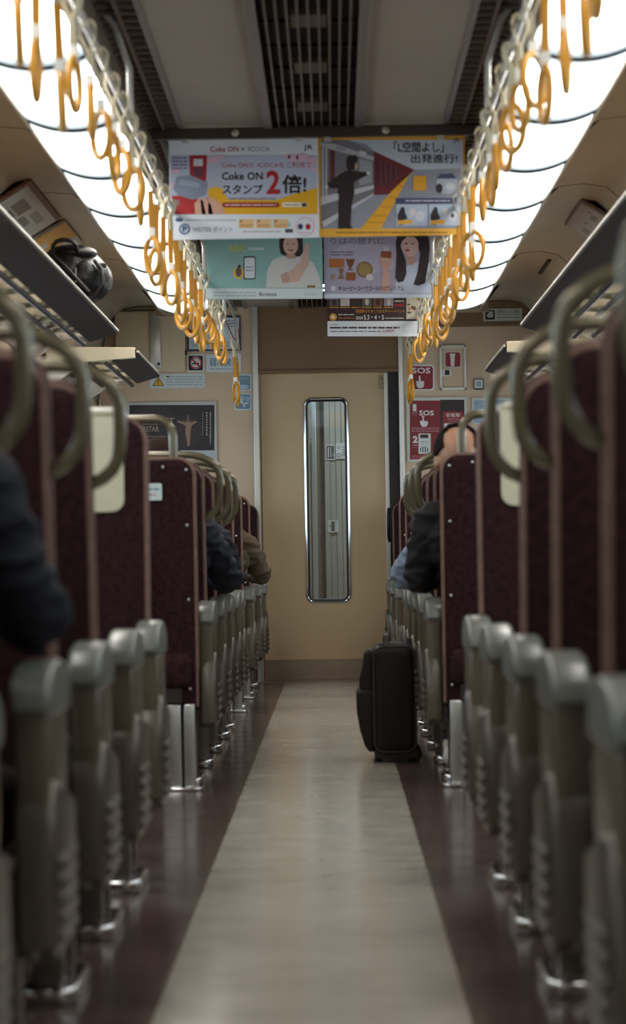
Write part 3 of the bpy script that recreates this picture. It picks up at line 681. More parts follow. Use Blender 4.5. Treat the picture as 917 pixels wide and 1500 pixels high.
# ---- third row: dark event poster
Q3 = (470, 420, 3.987)
p = Sheet('hanging_poster', 'dark event poster with small photos above a white price strip', 'poster', (38, 100, 632, 290), 15.4, (50, 30, 30), Q3, 'hanging posters', H=.364)
for i, c in enumerate(((96, 84, 84), (190, 186, 186), (70, 40, 44), (92, 96, 90), (120, 74, 50), (150, 140, 150))): p.rect(G, 50 + i * 64, 40, 104 + i * 64, 112, c); p.ell(G, 78 + i * 64, 88, 12, 20, (200, 180, 166) if i % 2 else (60, 44, 44), 2, 12)
for i in range(6): p.lines(T, 50 + i * 64, 114, 104 + i * 64, 126, 1, (200, 140, 40), 2)
p.lines(T, 432, 76, 484, 90, 1, (220, 214, 206), 2); p.rect(T, 432, 100, 486, 114, RED, 2)
p.text(T, '歌謡祭はりまくりまるチャーイベント', 205, 132, 490, 152, (206, 140, 48), 2, .008); p.ell(T, 72, 176, 22, 22, (196, 140, 50), 2); p.ell(T, 72, 176, 12, 12, (230, 200, 140), 3, 12)
p.lines(T, 102, 156, 195, 168, 1, (200, 196, 190), 2); p.lines(T, 102, 174, 195, 190, 1, (150, 104, 40), 2); p.text(T, '2024', 204, 172, 246, 190, (220, 214, 206), 2, .02); p.text(T, '5.3・4・5', 252, 164, 368, 192, (226, 222, 214), 2, .01); p.lines(T, 376, 178, 484, 188, 1, (200, 196, 190), 2)
p.rect(G, 500, 40, 620, 188, (196, 184, 160), 1); random.seed(3)
for i in range(26): p.ell(G, random.uniform(512, 608), random.uniform(50, 178), random.uniform(6, 15), random.uniform(5, 12), random.choice(((120, 60, 36), (84, 48, 40), (170, 120, 70), (206, 190, 170), (90, 84, 50))), 2 + i % 3, 9)
p.rect(T, 39, 200, 631, 289, (212, 214, 220), 1); p.lines(T, 52, 216, 105, 224, 1, (120, 116, 120), 2); p.lines(T, 52, 231, 460, 246, 1, (56, 48, 52), 2, .7); p.lines(T, 55, 254, 350, 266, 1, (96, 90, 96), 2); p.text(T, '2,500円', 360, 250, 428, 267, RED, 2, .02); p.lines(T, 475, 212, 625, 272, 4, (186, 188, 198), 2, .25)
p.done()
random.seed(11)
# poster rails under the ceiling
for (y, zz, lab) in ((10.6, 2.197, 'dark poster rail under the ceiling, nearest the camera'), (13.3, 2.237, 'dark poster rail behind the first row of posters'), (15.4, 2.225, 'dark poster rail above the event poster')):
    e = empty('poster_rail', (0, y, zz), lab, 'rail')
    b = B(); box(b, -.56, .56, -.014, .018, .002, .040, bev=.004); obj('bar', b, mat('poster_bar', (66, 52, 46), .4, .3), e)
    for x in (-.27, .25):
        b = B(); sphere(b, (x, -.02, .02), .013, 1, .7, 1); obj('knob', b, mat('knob', (176, 166, 150), .35, .3), e, True)
    for x in (-.44, -.05, .05, .44):
        b = B(); box(b, x - .012, x + .012, -.004, .010, -.012, .006, bev=.002); obj('clip', b, TRIM, e)

# ================================================================== END WALL SIGNS
Z6 = (160, 440, 4.168); YS = YE - .003
def flat(name, label, cat, rect, col, zoom=None, rad=0, group=None, th=.003): return Sheet(name, label, cat, rect, YE - th, col, zoom, group, th, rad)
# timetable like notice behind the rings
p = flat('framed_notice', 'white framed notice with an orange patch, partly behind the left straps', 'notice', (474, 92, 803, 308), (64, 66, 92), Z6, .004, th=.01)
p.rect('sheet', 486, 104, 792, 296, (212, 218, 226), 1); p.rect('sheet', 486, 176, 560, 230, (190, 88, 50), 2); p.rect('sheet', 766, 172, 792, 232, (200, 92, 46), 2); p.lines('lettering', 500, 246, 780, 286, 3, (150, 158, 170), 3); p.lines('lettering', 500, 116, 780, 164, 3, (140, 140, 160), 3); p.done()
p = flat('no_smoking_sign', 'square no smoking sign with a red barred circle on black', 'sign', (474, 327, 580, 436), (214, 216, 216), Z6, .006)
p.rr('picture', 484, 337, 571, 427, 8, (38, 26, 30), 1); p.ell('picture', 528, 380, 36, 38, (220, 216, 214), 2); p.rect('picture', 505, 380, 548, 390, (50, 40, 44), 3); p.ring('picture', 528, 380, 36, 7, (176, 40, 50), 4); p.poly('picture', [(500, 358), (507, 352), (556, 402), (549, 408)], (176, 40, 50), 4); p.done()
p = flat('car_type_sign', 'white sign with large blue grey Japanese characters', 'sign', (592, 327, 804, 436), (212, 218, 222), Z6, .006)
p.text('lettering', '弱冷房車', 612, 352, 790, 402, (78, 104, 132), 1, .008); p.lines('lettering', 612, 412, 780, 424, 1, (140, 156, 170), 1); p.done()
p = flat('warning_sign', 'long white notice with a yellow warning triangle', 'sign', (247, 447, 583, 534), (206, 210, 210), Z6, .005)
p.poly('picture', [(262, 522), (334, 522), (298, 462)], (50, 40, 30), 1); p.poly('picture', [(270, 518), (326, 518), (298, 470)], (224, 172, 30), 2); p.rect('picture', 295, 482, 301, 503, (40, 30, 24), 3); p.ell('picture', 298, 510, 3.5, 3.5, (40, 30, 24), 3, 10)
p.lines('lettering', 348, 458, 570, 522, 4, (166, 174, 176), 1); p.rect('lettering', 348, 460, 364, 468, (60, 50, 50), 2); p.done()
for i, (y0, y1, lab) in enumerate(((450, 552, 'upper blue grey pictogram sticker behind the last left strap'), (565, 670, 'lower blue grey pictogram sticker with a seated figure outline'))):
    p = flat('pictogram_sticker', lab, 'sticker', (764, y0, 868, y1), (200, 210, 214), Z6, .008)
    p.rr('picture', 771, y0 + 8, 860, y1 - 8, 10, (112, 142, 160), 1)
    if i == 0: p.ell('picture', 818, 528, 34, 14, (176, 196, 206), 2); p.lines('picture', 785, 466, 850, 486, 2, (160, 182, 194), 2)
    else:
        p.ring('picture', 812, 596, 12, 5, (206, 214, 218), 2); p.ring('picture', 845, 602, 12, 5, (206, 214, 218), 2); p.poly('picture', [(786, 596), (800, 600), (822, 625), (850, 620), (850, 630), (818, 636), (790, 612)], (206, 214, 218), 2); p.poly('picture', [(822, 625), (830, 650), (822, 652), (812, 630)], (206, 214, 218), 2)
    p.done()
# framed theatre poster
p = flat('framed_poster', 'black theatre poster with a pale cross figure in a silver frame', 'poster', (108, 620, 655, 990), (186, 186, 186), Z6, 0, th=.015)
p.rect('sheet', 122, 638, 642, 916, (38, 28, 32), 1); p.rect('sheet', 122, 922, 642, 985, (176, 182, 188), 1)
p.ell('picture', 260, 690, 120, 46, (50, 38, 42), 2); p.ell('picture', 480, 800, 90, 100, (46, 34, 38), 2)
p.text('lettering', 'CHRIST', 190, 716, 398, 758, (150, 128, 96), 4, .01); p.text('lettering', 'SUPERSTAR', 130, 768, 304, 802, (158, 134, 104), 4, .01); p.lines('lettering', 200, 824, 345, 836, 1, (110, 100, 100), 4); p.lines('lettering', 240, 858, 350, 874, 1, (110, 100, 100), 4); p.lines('lettering', 200, 750, 300, 764, 1, (120, 104, 90), 4)
p.rect('picture', 474, 700, 488, 738, (92, 76, 62), 3); p.rect('picture', 416, 735, 536, 746, (96, 78, 64), 3)
p.poly('picture', [(414, 740), (420, 734), (462, 748), (476, 736), (486, 736), (500, 748), (530, 736), (534, 744), (502, 764), (498, 790), (494, 830), (490, 888), (478, 890), (472, 850), (464, 810), (466, 764)], (150, 116, 92), 4); p.ell('picture', 481, 734, 9, 11, (120, 90, 72), 5, 12)
for j, x in enumerate((568, 592, 614)):
    rnd = random.Random(j + 5); y = 682
    while y < (820 if j != 2 else 880): h = rnd.uniform(5, 12); p.rect('lettering', x, y, x + (7 if j else 5), y + h, (186, 180, 176) if j else (140, 130, 130), 4); y += h + rnd.uniform(4, 8)
p.done()
# equipment cabinet
x0, zt = pix(168, 457, YE); x1, zb = pix(272, 545, YE)
e = empty('wall_cabinet', ((x0 + x1) / 2, YE, zb), 'beige equipment cabinet with a steel strip under the left ceiling corner', 'cabinet')
w_ = (x1 - x0) / 2; h = zt - zb
b = B(); box(b, -w_, w_, -.07, 0, 0, h, bev=.012); obj('body', b, mat('cabinet_panel', (206, 184, 152), .4, noise=.03, scale=3), e, True)
b = B(); box(b, .0, .065, -.082, -.068, .02, h - .01, bev=.004); obj('vertical_strip', b, STEEL, e, True)
b = B(); box(b, .045, .06, -.090, -.08, .04, .055, bev=.002); obj('latch', b, BLACK, e)
for (qx, qz) in ((w_ - .03, .03), (w_ - .03, h - .03)):
    b = B(); sphere(b, (qx, -.071, qz), .006, 1, .5, 1, 10, 6); obj('screw', b, TRIM, e)
b = B()
for qz in (.1, h - .08): box(b, w_ - .002, w_ + .01, -.055, -.03, qz, qz + .03, bev=.003)
obj('hinge', b, BLACK, e)
# right side duct panel with label
x0, zt = pix(640, 452, YE); x1, zb = pix(797, 477, YE)
b = B(); box(b, x0, x1 - .04, YE - .05, YE, zb, 2.262, bev=.006); struct('trim_5', b, HEADM)
p = Sheet('notice_plate', 'grey white notice plate with a small black picture below the right ceiling corner', 'sign', (708, 452, 765, 470), YE - .053, (196, 194, 188), None, None, .003, .004)
p.rr('picture', 711, 454, 725, 468, 1.5, (34, 26, 28), 1); p.ell('picture', 718, 462, 5, 3.4, (190, 186, 180), 2, 12); p.rect('picture', 716, 456, 723, 459, (190, 186, 180), 2)
p.text('lettering', '非常用はしごをご使用の', 728, 454, 762, 458.5, (50, 42, 42), 1, .005); p.rect('lettering', 728, 460, 763, 460.6, (110, 100, 96), 1); p.lines('lettering', 728, 463, 762, 466.5, 1, (150, 144, 138), 1); p.done()
b = B(); 
# SOS things
Z8 = (470, 420, 3.987)
p = flat('sos_sign', 'small rounded red SOS sign behind the last right strap', 'sign', (512, 455, 663, 607), (216, 214, 212), Z8, .02)
p.rr('picture', 521, 464, 655, 598, 16, (136, 26, 40), 1); p.text('lettering', 'SOS', 533, 472, 640, 506, (224, 218, 216), 2, .025)
p.poly('picture', [(556, 552), (566, 550), (572, 556), (572, 520), (582, 520), (584, 550), (604, 552), (602, 580), (592, 592), (570, 592), (560, 578)], (222, 216, 214), 2); p.done()
x0, zt = pix(643.5, 506, YE); x1, zb = pix(683.5, 571.5, YE)
e = empty('wall_hatch', ((x0 + x1) / 2, YE, zb), 'small wall hatch with a white frame and a red torch sticker', 'hatch')
w_ = (x1 - x0) / 2; h = zt - zb; t = .014
b = B()
for a in ((-w_, w_, 0, t * 1.3), (-w_, w_, h - t * 1.3, h), (-w_, -w_ + t, 0, h), (w_ - t, w_, 0, h)): box(b, a[0], a[1], -.02, 0, a[2], a[3], bev=.003)
obj('frame', b, mat('hatch_frame', (210, 206, 196), .35, .2), e)
b = B(); box(b, -w_ + t, w_ - t, -.006, 0, t, h - t); obj('panel', b, WALL, e)
p = Sheet('torch_sticker', 'x', 'x', (722, 376, 822, 474), YE - .009, (206, 190, 188), Z8, None, .002, .012)
p.rr('picture', 729, 383, 815, 467, 12, (140, 30, 42), 1); p.poly('picture', [(752, 390), (786, 390), (782, 412), (779, 464), (760, 464), (757, 412)], (224, 218, 214), 2); p.done()
def as_part(o, parent, name):
    for k in ('label', 'category', 'group'):
        if k in o: del o[k]
    o.location = o.location - parent.location; o.parent = parent; o.name = name
    if len(o.children): pass
as_part(p.o, e, 'torch_sticker')
p = Sheet('latch_tag', 'x', 'x', (706, 482, 762, 522), YE - .012, (222, 220, 214), Z8, None, .005)
p.rr('latch', 724, 486, 752, 516, 4, (34, 24, 26), 1); p.done(); as_part(p.o, e, 'latch_tag')
p = Sheet('call_button', 'small square grey white button box on the right end wall', 'button', (896, 540, 952, 600), YE - .02, (40, 34, 34), Z8, None, .02)
p.rect('button_face', 899, 543, 946, 592, (206, 212, 214), 2); p.rr('button_face', 906, 552, 938, 584, 6, (150, 164, 172), 4); p.done()
p = flat('sos_poster', 'large red SOS instruction board with numbers 1 and 2', 'sign', (502, 645, 854, 1022), (206, 200, 190), Z8, 0, th=.012)
R1 = (128, 24, 38)
p.rect('print', 520, 665, 838, 1008, R1, 1); p.rect('print', 698, 660, 838, 760, (42, 26, 28), 2); p.rect('print', 698, 760, 716, 880, (56, 28, 34), 2)
p.text('lettering', '1', 537, 685, 558, 727, (222, 214, 210), 3, .01); p.text('lettering', 'SOS', 574, 722, 660, 752, (226, 220, 216), 3, .025); p.lines('lettering', 535, 732, 562, 742, 1, (190, 150, 150), 3); p.lines('lettering', 535, 746, 562, 752, 1, (170, 110, 116), 3)
p.poly('print', [(578, 786), (588, 782), (594, 788), (592, 762), (600, 762), (604, 784), (626, 786), (624, 806), (614, 818), (592, 818), (582, 802)], (226, 220, 216), 3); p.ell('print', 597, 758, 9, 7, (206, 190, 186), 3, 12)
p.lines('lettering', 530, 820, 690, 850, 3, (186, 130, 136), 3, .4); p.text('lettering', '2', 537, 871, 566, 912, (222, 214, 210), 3, .05); p.lines('lettering', 538, 920, 564, 930, 1, (200, 160, 160), 3); p.lines('lettering', 535, 936, 564, 942, 1, (170, 110, 116), 3)
p.rr('print', 570, 857, 642, 976, 6, (214, 212, 208), 3); p.rect('print', 580, 863, 628, 884, (60, 30, 34), 4); p.lines('print', 584, 902, 626, 910, 1, (120, 120, 124), 4); p.lines('print', 582, 918, 628, 922, 1, (150, 146, 146), 4)
for x in (580, 593, 607, 620): p.rect('print', x, 932 + (8 if x in (580, 620) else 0), x + 6, 970 - (6 if x in (580, 620) else 0), (70, 74, 80), 4)
p.lines('lettering', 532, 984, 680, 1002, 2, (176, 112, 120), 3, .4)
p.rr('print', 712, 728, 832, 850, 8, (140, 34, 44), 3); p.text('lettering', '非常用', 730, 738, 810, 762, (222, 208, 206), 4, .01); p.lines('lettering', 740, 770, 805, 776, 1, (206, 170, 170), 4); p.lines('lettering', 745, 784, 800, 790, 1, (190, 150, 150), 4)
p.rr('print', 720, 798, 778, 836, 4, (220, 214, 210), 4); p.rect('print', 740, 804, 766, 832, (34, 22, 24), 5); p.poly('print', [(790, 802), (830, 802), (808, 830)], (222, 214, 212), 4)
p.done()
p = flat('wall_display', 'pale blue panel in a bright frame low on the right end wall', 'panel', (884, 645, 1300, 800), (196, 196, 190), Z8, 0, th=.014)
p.rect('sheet', 892, 662, 1292, 795, (150, 164, 178), 1); p.lines('lettering', 905, 676, 915, 684, 1, (70, 70, 80), 2); p.lines('lettering', 930, 690, 1100, 740, 3, (130, 146, 160), 2); p.done()

# ================================================================== END DOOR
Zd = YE + .035
dx0, dz1 = pix(381.5, 547, Zd); dx1, dz0 = pix(576, 995, Zd)
wx0, wz1 = pix(445.5, 583, Zd); wx1, wz0 = pix(513.5, 882, Zd)
ca = ((wx0 + wx1) / 2); ww = 32.5 * Zd / F; wx0, wx1 = ca - ww, ca + ww
def holed(x0, x1, z0, z1, inner, ya, yb_):
    b = B(); outer = [(x0, z0), (x1, z0), (x1, z1), (x0, z1)]
    for y in (ya, yb_):
        es = []
        for lp in (outer, inner):
            vs = [b.verts.new((q[0], y, q[1])) for q in lp]
            for i in range(len(vs)): es.append(b.edges.new((vs[i], vs[(i + 1) % len(vs)])))
        bmesh.ops.triangle_fill(b, edges=es, use_beauty=True)
    b.verts.ensure_lookup_table(); n = 4 + len(inner)
    for off, m_ in ((0, 4), (4, len(inner))):
        for i in range(m_):
            a, c = off + i, off + (i + 1) % m_
            b.faces.new((b.verts[a], b.verts[c], b.verts[c + n], b.verts[a + n]))
    bmesh.ops.recalc_face_normals(b, faces=list(b.faces)); return b
inner = rrect(wx0, wx1, wz0, wz1, .045, 6)
d = struct('door_1', holed(dx0, dx1 + .03, .012, dz1 + .03, inner, Zd, Zd + .035), DOORM)
b = B()
ip = rrect(wx0 + .004, wx1 - .004, wz0 + .004, wz1 - .004, .043, 8)
tube(b, [(q[0], Zd - .002, q[1]) for q in ip], .008, 8, closed=True); obj('window_rim', b, CHROME, d, True)
b = B(); ip = rrect(wx0 + .012, wx1 - .012, wz0 + .012, wz1 - .012, .036, 8)
tube(b, [(q[0], Zd + .012, q[1]) for q in ip], .011, 8, closed=True); obj('rubber_seal', b, BLACK, d, True)
b = B(); prism(b, rrect(wx0 + .01, wx1 - .01, wz0 + .01, wz1 - .01, .036, 5), 'y', Zd + .016, Zd + .020); obj('window_pane', b, GLASS, d)
kz1 = pix(450, 965.5, Zd)[1]
b = B(); box(b, dx0 + .002, dx1 - .004, Zd - .004, Zd, .014, kz1, bev=.0015); obj('kick_plate', b, KICK, d)
b = B(); box(b, dx1 - .028, dx1 + .002, Zd - .012, Zd, .014, dz1 - .005, bev=.003); obj('edge_profile', b, TRIM, d)
hx, hz1 = pix(569.5, 742, Zd); hz0 = pix(569.5, 796, Zd)[1]
b = B(); prism(b, rrect(hx - .016, hx + .012, hz0, hz1, .012, 5), 'y', Zd - .006, Zd - .001); tube(b, [(hx, Zd - .005, hz0 + .01), (hx - .004, Zd - .03, hz0 + .05), (hx - .004, Zd - .034, (hz0 + hz1) / 2), (hx - .004, Zd - .03, hz1 - .05), (hx, Zd - .005, hz1 - .01)], .009, 8)
obj('handle', b, BLACK, d, True)
ax, az = pix(554, 550, Zd); bx_, bz = pix(572, 570, Zd)
b = B(); box(b, ax, bx_, Zd - .004, Zd - .0005, bz, az, bev=.001); obj('lock_cover', b, mat('lock_cover', (164, 140, 106), .4), d)
b = B(); sphere(b, (ax + .02, Zd - .004, az - .02), .004, u=8, v=6); obj('screw', b, BLACK, d)
b = B(); box(b, DX0 - .01, DX1 + .01, YE - .01, YE + .1, 0, .012); struct('trim_6', b, KICK)
# gangway seen through the door window
GW = mat('gangway_panel', (172, 170, 164), .4, noise=.06, scale=14, stretch=(1, 1, .04))
def gx(px, Y): return pix(px, 740, Y)[0]
Yg = 20.2
b = B(); x = gx(476, Yg)
while x < .9: box(b, x, x + .036, Yg - (.006 if int(x * 1000) % 2 else 0), Yg + .04, 0, 2.3, bev=.003); x += .038
struct('wall_gangway_right', b, GW)
b = B(); box(b, gx(463, Yg) , gx(476, Yg), Yg + .02, Yg + .06, 0, 2.3); struct('wall_gangway_middle', b, mat('gangway_brown', (120, 104, 92), .5))
b = B(); box(b, gx(471.5, Yg), gx(476.5, Yg), Yg - .012, Yg + .02, 0, 2.3); struct('trim_7', b, BLACK)
b = B(); box(b, gx(457, 19.4), gx(464.5, 19.4), 19.4, 19.44, 0, 2.3, bev=.006); struct('trim_8', b, mat('pale_strip', (200, 214, 224), .4))
b = B(); box(b, -.9, gx(457, 19.5), 19.5, 19.54, 0, 2.3); struct('wall_gangway_left', b, mat('gangway_dark', (70, 56, 50), .5))
b = B(); box(b, -.95, -.9, 18.44, 20.6, 0, 2.3); box(b, .9, .95, 18.44, 20.6, 0, 2.3); box(b, -.95, .95, Yg + .3, Yg + .34, 0, 2.3); struct('wall_gangway_side', b, GW)
b = B(); box(b, -.95, .95, 18.44, 20.6, 2.3, 2.34); struct('ceiling_gangway', b, CEIL)
b = B(); tube(b, [(gx(453.5, 19.3), 19.3, 1.0), (gx(453.5, 19.3), 19.3, 1.18), (gx(452, 19.3), 19.3, 1.22)], .008, 8); tube(b, [(gx(453.5, 19.3), 19.3, .35), (gx(453.5, 19.3), 19.3, 1.74)], .009, 8)
for z in (.36, 1.73): box(b, gx(453.5, 19.3) - .008, gx(453.5, 19.3) + .008, 19.3, 19.5, z - .01, z + .01)
o = obj('grab_pole', b, TRIM, None, True); tag(o, 'thin vertical grab pole seen through the door window', 'pole')
p = Sheet('route_notice', 'coloured paper notice seen at the top left of the door window', 'notice', (448, 590, 460, 649), 19.48, (196, 204, 206), None, None, .004)
p.rect('print', 450, 601, 457, 610, (166, 96, 64), 1); p.rect('print', 450, 618, 458, 622, (206, 166, 76), 1); p.rect('print', 450, 625, 458, 629, (196, 170, 120), 1); p.rect('print', 450, 636, 458, 641, (160, 176, 190), 1); p.rect('print', 450, 643, 459, 644.5, (60, 60, 66), 1); p.done()
p = Sheet('toilet_sign', 'dark pictogram sign on the grey wall behind the door window', 'sign', (477.5, 651, 490.5, 674), Yg - .012, (206, 206, 202), None, None, .004)
p.rect('picture', 478.5, 653, 489.5, 672, (70, 72, 76), 1); p.rect('picture', 480, 655, 482, 670, (196, 198, 200), 2); p.rect('picture', 484, 655, 485, 670, (196, 198, 200), 2); p.ring('picture', 487, 666, 2.6, .8, (196, 198, 200), 2, 12); p.done()
p = Sheet('accessibility_sign', 'white pictogram sign right of the dark one behind the door window', 'sign', (492, 649, 508.5, 672), Yg - .012, (204, 206, 206), None, None, .004)
p.ring('picture', 496, 667, 3, 1, (90, 92, 96), 1, 14); p.ring('picture', 496, 655, 2.4, .8, (90, 92, 96), 1, 14); p.lines('picture', 501, 653, 507, 668, 4, (130, 132, 136), 1); p.done()
p = Sheet('step_sign', 'small white sign with a dark T shape lower behind the door window', 'sign', (480, 762, 496.5, 780), Yg - .012, (206, 210, 212), None, None, .004, .012)
p.rect('picture', 485, 764, 490.5, 778, (84, 84, 88), 1); p.rect('picture', 481.5, 770, 490, 771.5, (60, 60, 64), 2); p.done()
e = empty('added_gangway_light', (.1, 19.35, 2.28), 'added unseen ceiling light brightening the gangway beyond the end door', 'light')  # lamp added out of view to brighten the gangway behind the door window
b = B(); box(b, -.3, .3, -.12, .12, -.02, .02, bev=.01); obj('frame', b, TRIM, e)
lm = bpy.data.materials.new('added_gangway_lamp'); lm.use_nodes = True; lb = lm.node_tree.nodes['Principled BSDF']; lb.inputs['Emission Color'].default_value = (.9, .97, 1, 1); lb.inputs['Emission Strength'].default_value = 55
b = B(); box(b, -.28, .28, -.10, .10, -.026, -.02); obj('diffuser', b, lm, e)

# ================================================================== POSTERS ON THE CURVED SIDE CEILING
def slope_sheet(name, label, s, y0, y1, xa, xb, za, zb, cols, prints):
    """a thin board lying on the sloping side ceiling between (xa,za) and (xb,zb)"""
    e = empty(name, (s * xa, y0, za), label, 'poster')
    dx, dz = xb - xa, zb - za; L = math.hypot(dx, dz)
    def P(u, v, n): return (s * (dx * v + (-dz * 0 + dz / L) * n), (y1 - y0) * u, dz * v - dx / L * n)
    def quad(b, u0, u1, v0, v1, n, mi=0):
        A = [b.verts.new(P(u, v, n)) for u, v in ((u0, v0), (u1, v0), (u1, v1), (u0, v1))]; b.faces.new(A).material_index = mi
    b = B(); lo = [b.verts.new(P(u, v, .008)) for u, v in ((0, 0), (1, 0), (1, 1), (0, 1))]; hi = [b.verts.new(P(u, v, -.004)) for u, v in ((0, 0), (1, 0), (1, 1), (0, 1))]
    b.faces.new(lo); b.faces.new(hi[::-1])
    for i in range(4): b.faces.new((lo[i], lo[(i + 1) % 4], hi[(i + 1) % 4], hi[i]))
    bmesh.ops.recalc_face_normals(b, faces=list(b.faces)); obj('board', b, ink(cols), e)
    b = B(); ms = []
    for i, (u0, u1, v0, v1, c) in enumerate(prints):
        m = ink(c)
        if m not in ms: ms.append(m)
        quad(b, u0, u1, v0, v1, .0095 + .0006 * i, ms.index(m))
    obj('print', b, ms, e)
slope_sheet('ceiling_poster', 'brown framed notice with grey pictures on the curved ceiling above the left rack', -1, 12.1, 13.45, 1.13, 1.27, 2.258, 2.172, (112, 62, 40),
    [(.04, .97, .14, .98, (188, 184, 180)), (.2, .45, .4, .8, (120, 96, 92)), (.55, .8, .35, .6, (140, 134, 134)), (.5, .7, .7, .9, (120, 118, 120)), (.25, .4, .85, .95, (110, 110, 112))])
slope_sheet('ceiling_poster', 'yellow and white poster on the curved ceiling above the left rack', -1, 13.55, 14.5, 1.12, 1.27, 2.258, 2.172, (186, 172, 148),
    [(.02, .98, .02, .98, (196, 190, 176)), (.02, .62, .02, .98, (214, 152, 40)), (.3, .45, .75, .95, (200, 190, 180))])
slope_sheet('ceiling_poster', 'pale notice with small spots on the curved ceiling above the right rack', 1, 13.1, 14.05, 1.13, 1.27, 2.258, 2.172, (112, 88, 78),
    [(.05, .98, .05, .98, (168, 152, 144)), (.2, .35, .45, .65, (120, 102, 100)), (.5, .6, .4, .5, (126, 108, 104)), (.7, .85, .5, .7, (118, 100, 98)), (.3, .45, .8, .95, (126, 108, 104)), (.12, .18, .3, .4, (126, 108, 104))])

# sticker on the back of the left pillar seat
p = Sheet('notice_sticker', 'small white sticker on the dark seat back at the left', 'sticker', (212, 708, 237, 733), 9.912, (196, 206, 204), None, None, .003, .006)
p.lines('lettering', 216, 714, 233, 719, 1, (96, 116, 130), 1); p.lines('lettering', 216, 723, 228, 727, 1, (150, 96, 100), 1); p.done()

# ================================================================== SUITCASE
BAG = mat('suitcase_nylon', (34, 24, 24), .7, spec=.3, noise=.15, scale=80, bump=.15); BAGP = mat('suitcase_piping', (56, 48, 46), .35)
e = empty('suitcase', (.235, 11.12, 0), 'black soft cabin suitcase standing in the aisle on the right', 'suitcase')
b = B(); prism(b, rrect(-.055, .105, .035, .425, .035, 6), 'y', 0, .36, bev=.03); obj('body', b, BAG, e, True)
b = B(); prism(b, [(-.05, .245), (-.05, .405), (-.065, .41), (-.082, .395), (-.088, .34), (-.1, .30), (-.1, .26), (-.09, .245)], 'y', .03, .33, bev=.012); obj('upper_pocket', b, BAG, e, True)
b = B(); prism(b, [(-.05, .04), (-.05, .262), (-.098, .265), (-.113, .25), (-.112, .18), (-.103, .12), (-.085, .06), (-.07, .04)], 'y', .02, .34, bev=.015); obj('lower_pocket', b, BAG, e, True)
b = B(); q = rrect(-.05, .10, .04, .42, .035, 6); tube(b, [(x, .012, z) for x, z in q], .005, 6, closed=True); obj('piping', b, BAGP, e, True); b = B(); tube(b, [(x, .348, z) for x, z in q], .005, 6, closed=True); obj('piping', b, BAGP, e, True)
b = B(); tube(b, [(.0, .08, .42), (.0, .09, .45), (.0, .18, .456), (.0, .27, .45), (.0, .28, .42)], .011, 8); obj('carry_handle', b, BLACK, e, True)
b = B(); box(b, -.03, .06, .05, .31, .422, .432, bev=.004); tube(b, [(.085, .1, .30), (.085, .1, .442), (.085, .26, .442), (.085, .26, .30)], .007, 8); obj('trolley_handle', b, BAGP, e, True)
b = B(); prism(b, rrect(-.05, .11, .012, .05, .01), 'y', .02, .34, bev=.004); obj('base', b, BLACK, e)
for yy in (.05, .31):
    b = B(); prism(b, [(.095 + .028 * math.cos(2 * PI * i / 20), .028 + .028 * math.sin(2 * PI * i / 20)) for i in range(20)], 'y', yy - .012, yy + .012, bev=.004); obj('wheel', b, BLACK, e, True)
    b = B(); tube(b, [(-.035, yy, .03), (-.035, yy, .0)], .012, 8); obj('stud', b, BLACK, e)

# ================================================================== BACKPACK ON THE RACK
LEA = mat('backpack_skin', (16, 12, 12), .42, 0, .3, bump=.8, scale=22); 
e = empty('backpack', (-1.0, 12.1, 1.775), 'shiny black backpack lying on the left luggage rack', 'bag')
b = B(); sphere(b, (0, .28, .115), .13, 1.30, 2.15, .92, 40, 26)
for v in b.verts:
    v.co.z = max(v.co.z, .004); v.co.x += .012 * math.sin(v.co.y * 22) * (v.co.z); v.co.z += .02 * mnoise.noise(v.co * 14) * (v.co.z > .04); v.co.x += .014 * mnoise.noise(v.co * 11 + Vector((3, 1, 2)))
obj('body', b, LEA, e, True)
b = B(); sphere(b, (.07, .06, .09), .075, 1.1, .8, 1.0, 24, 14); obj('front_pocket', b, LEA, e, True)
b = B(); sphere(b, (.02, .16, .20), .075, 1.35, 1.3, .5, 24, 14); obj('lid', b, LEA, e, True)
b = B(); tube(b, [(-.05, .07, .20), (-.045, .05, .225), (-.03, .04, .24), (.0, .035, .245), (.03, .04, .24), (.045, .05, .225), (.05, .07, .2)], .009, 8); obj('grab_handle', b, BLACK, e, True)
b = B(); tube(b, [(.12, .04, .16), (.15, .0, .12), (.155, -.02, .06), (.12, -.01, .02)], .009, 8); tube(b, [(-.05, .02, .19), (.02, -.03, .12), (.1, -.03, .03)], .008, 8); obj('strap', b, BLACK, e, True)
b = B(); box(b, .14, .165, .02, .05, .13, .15, bev=.005); obj('buckle', b, BLACK, e); b = B(); box(b, .045, .052, -.02, -.01, .07, .13, bev=.002); obj('buckle', b, CHROME, e)

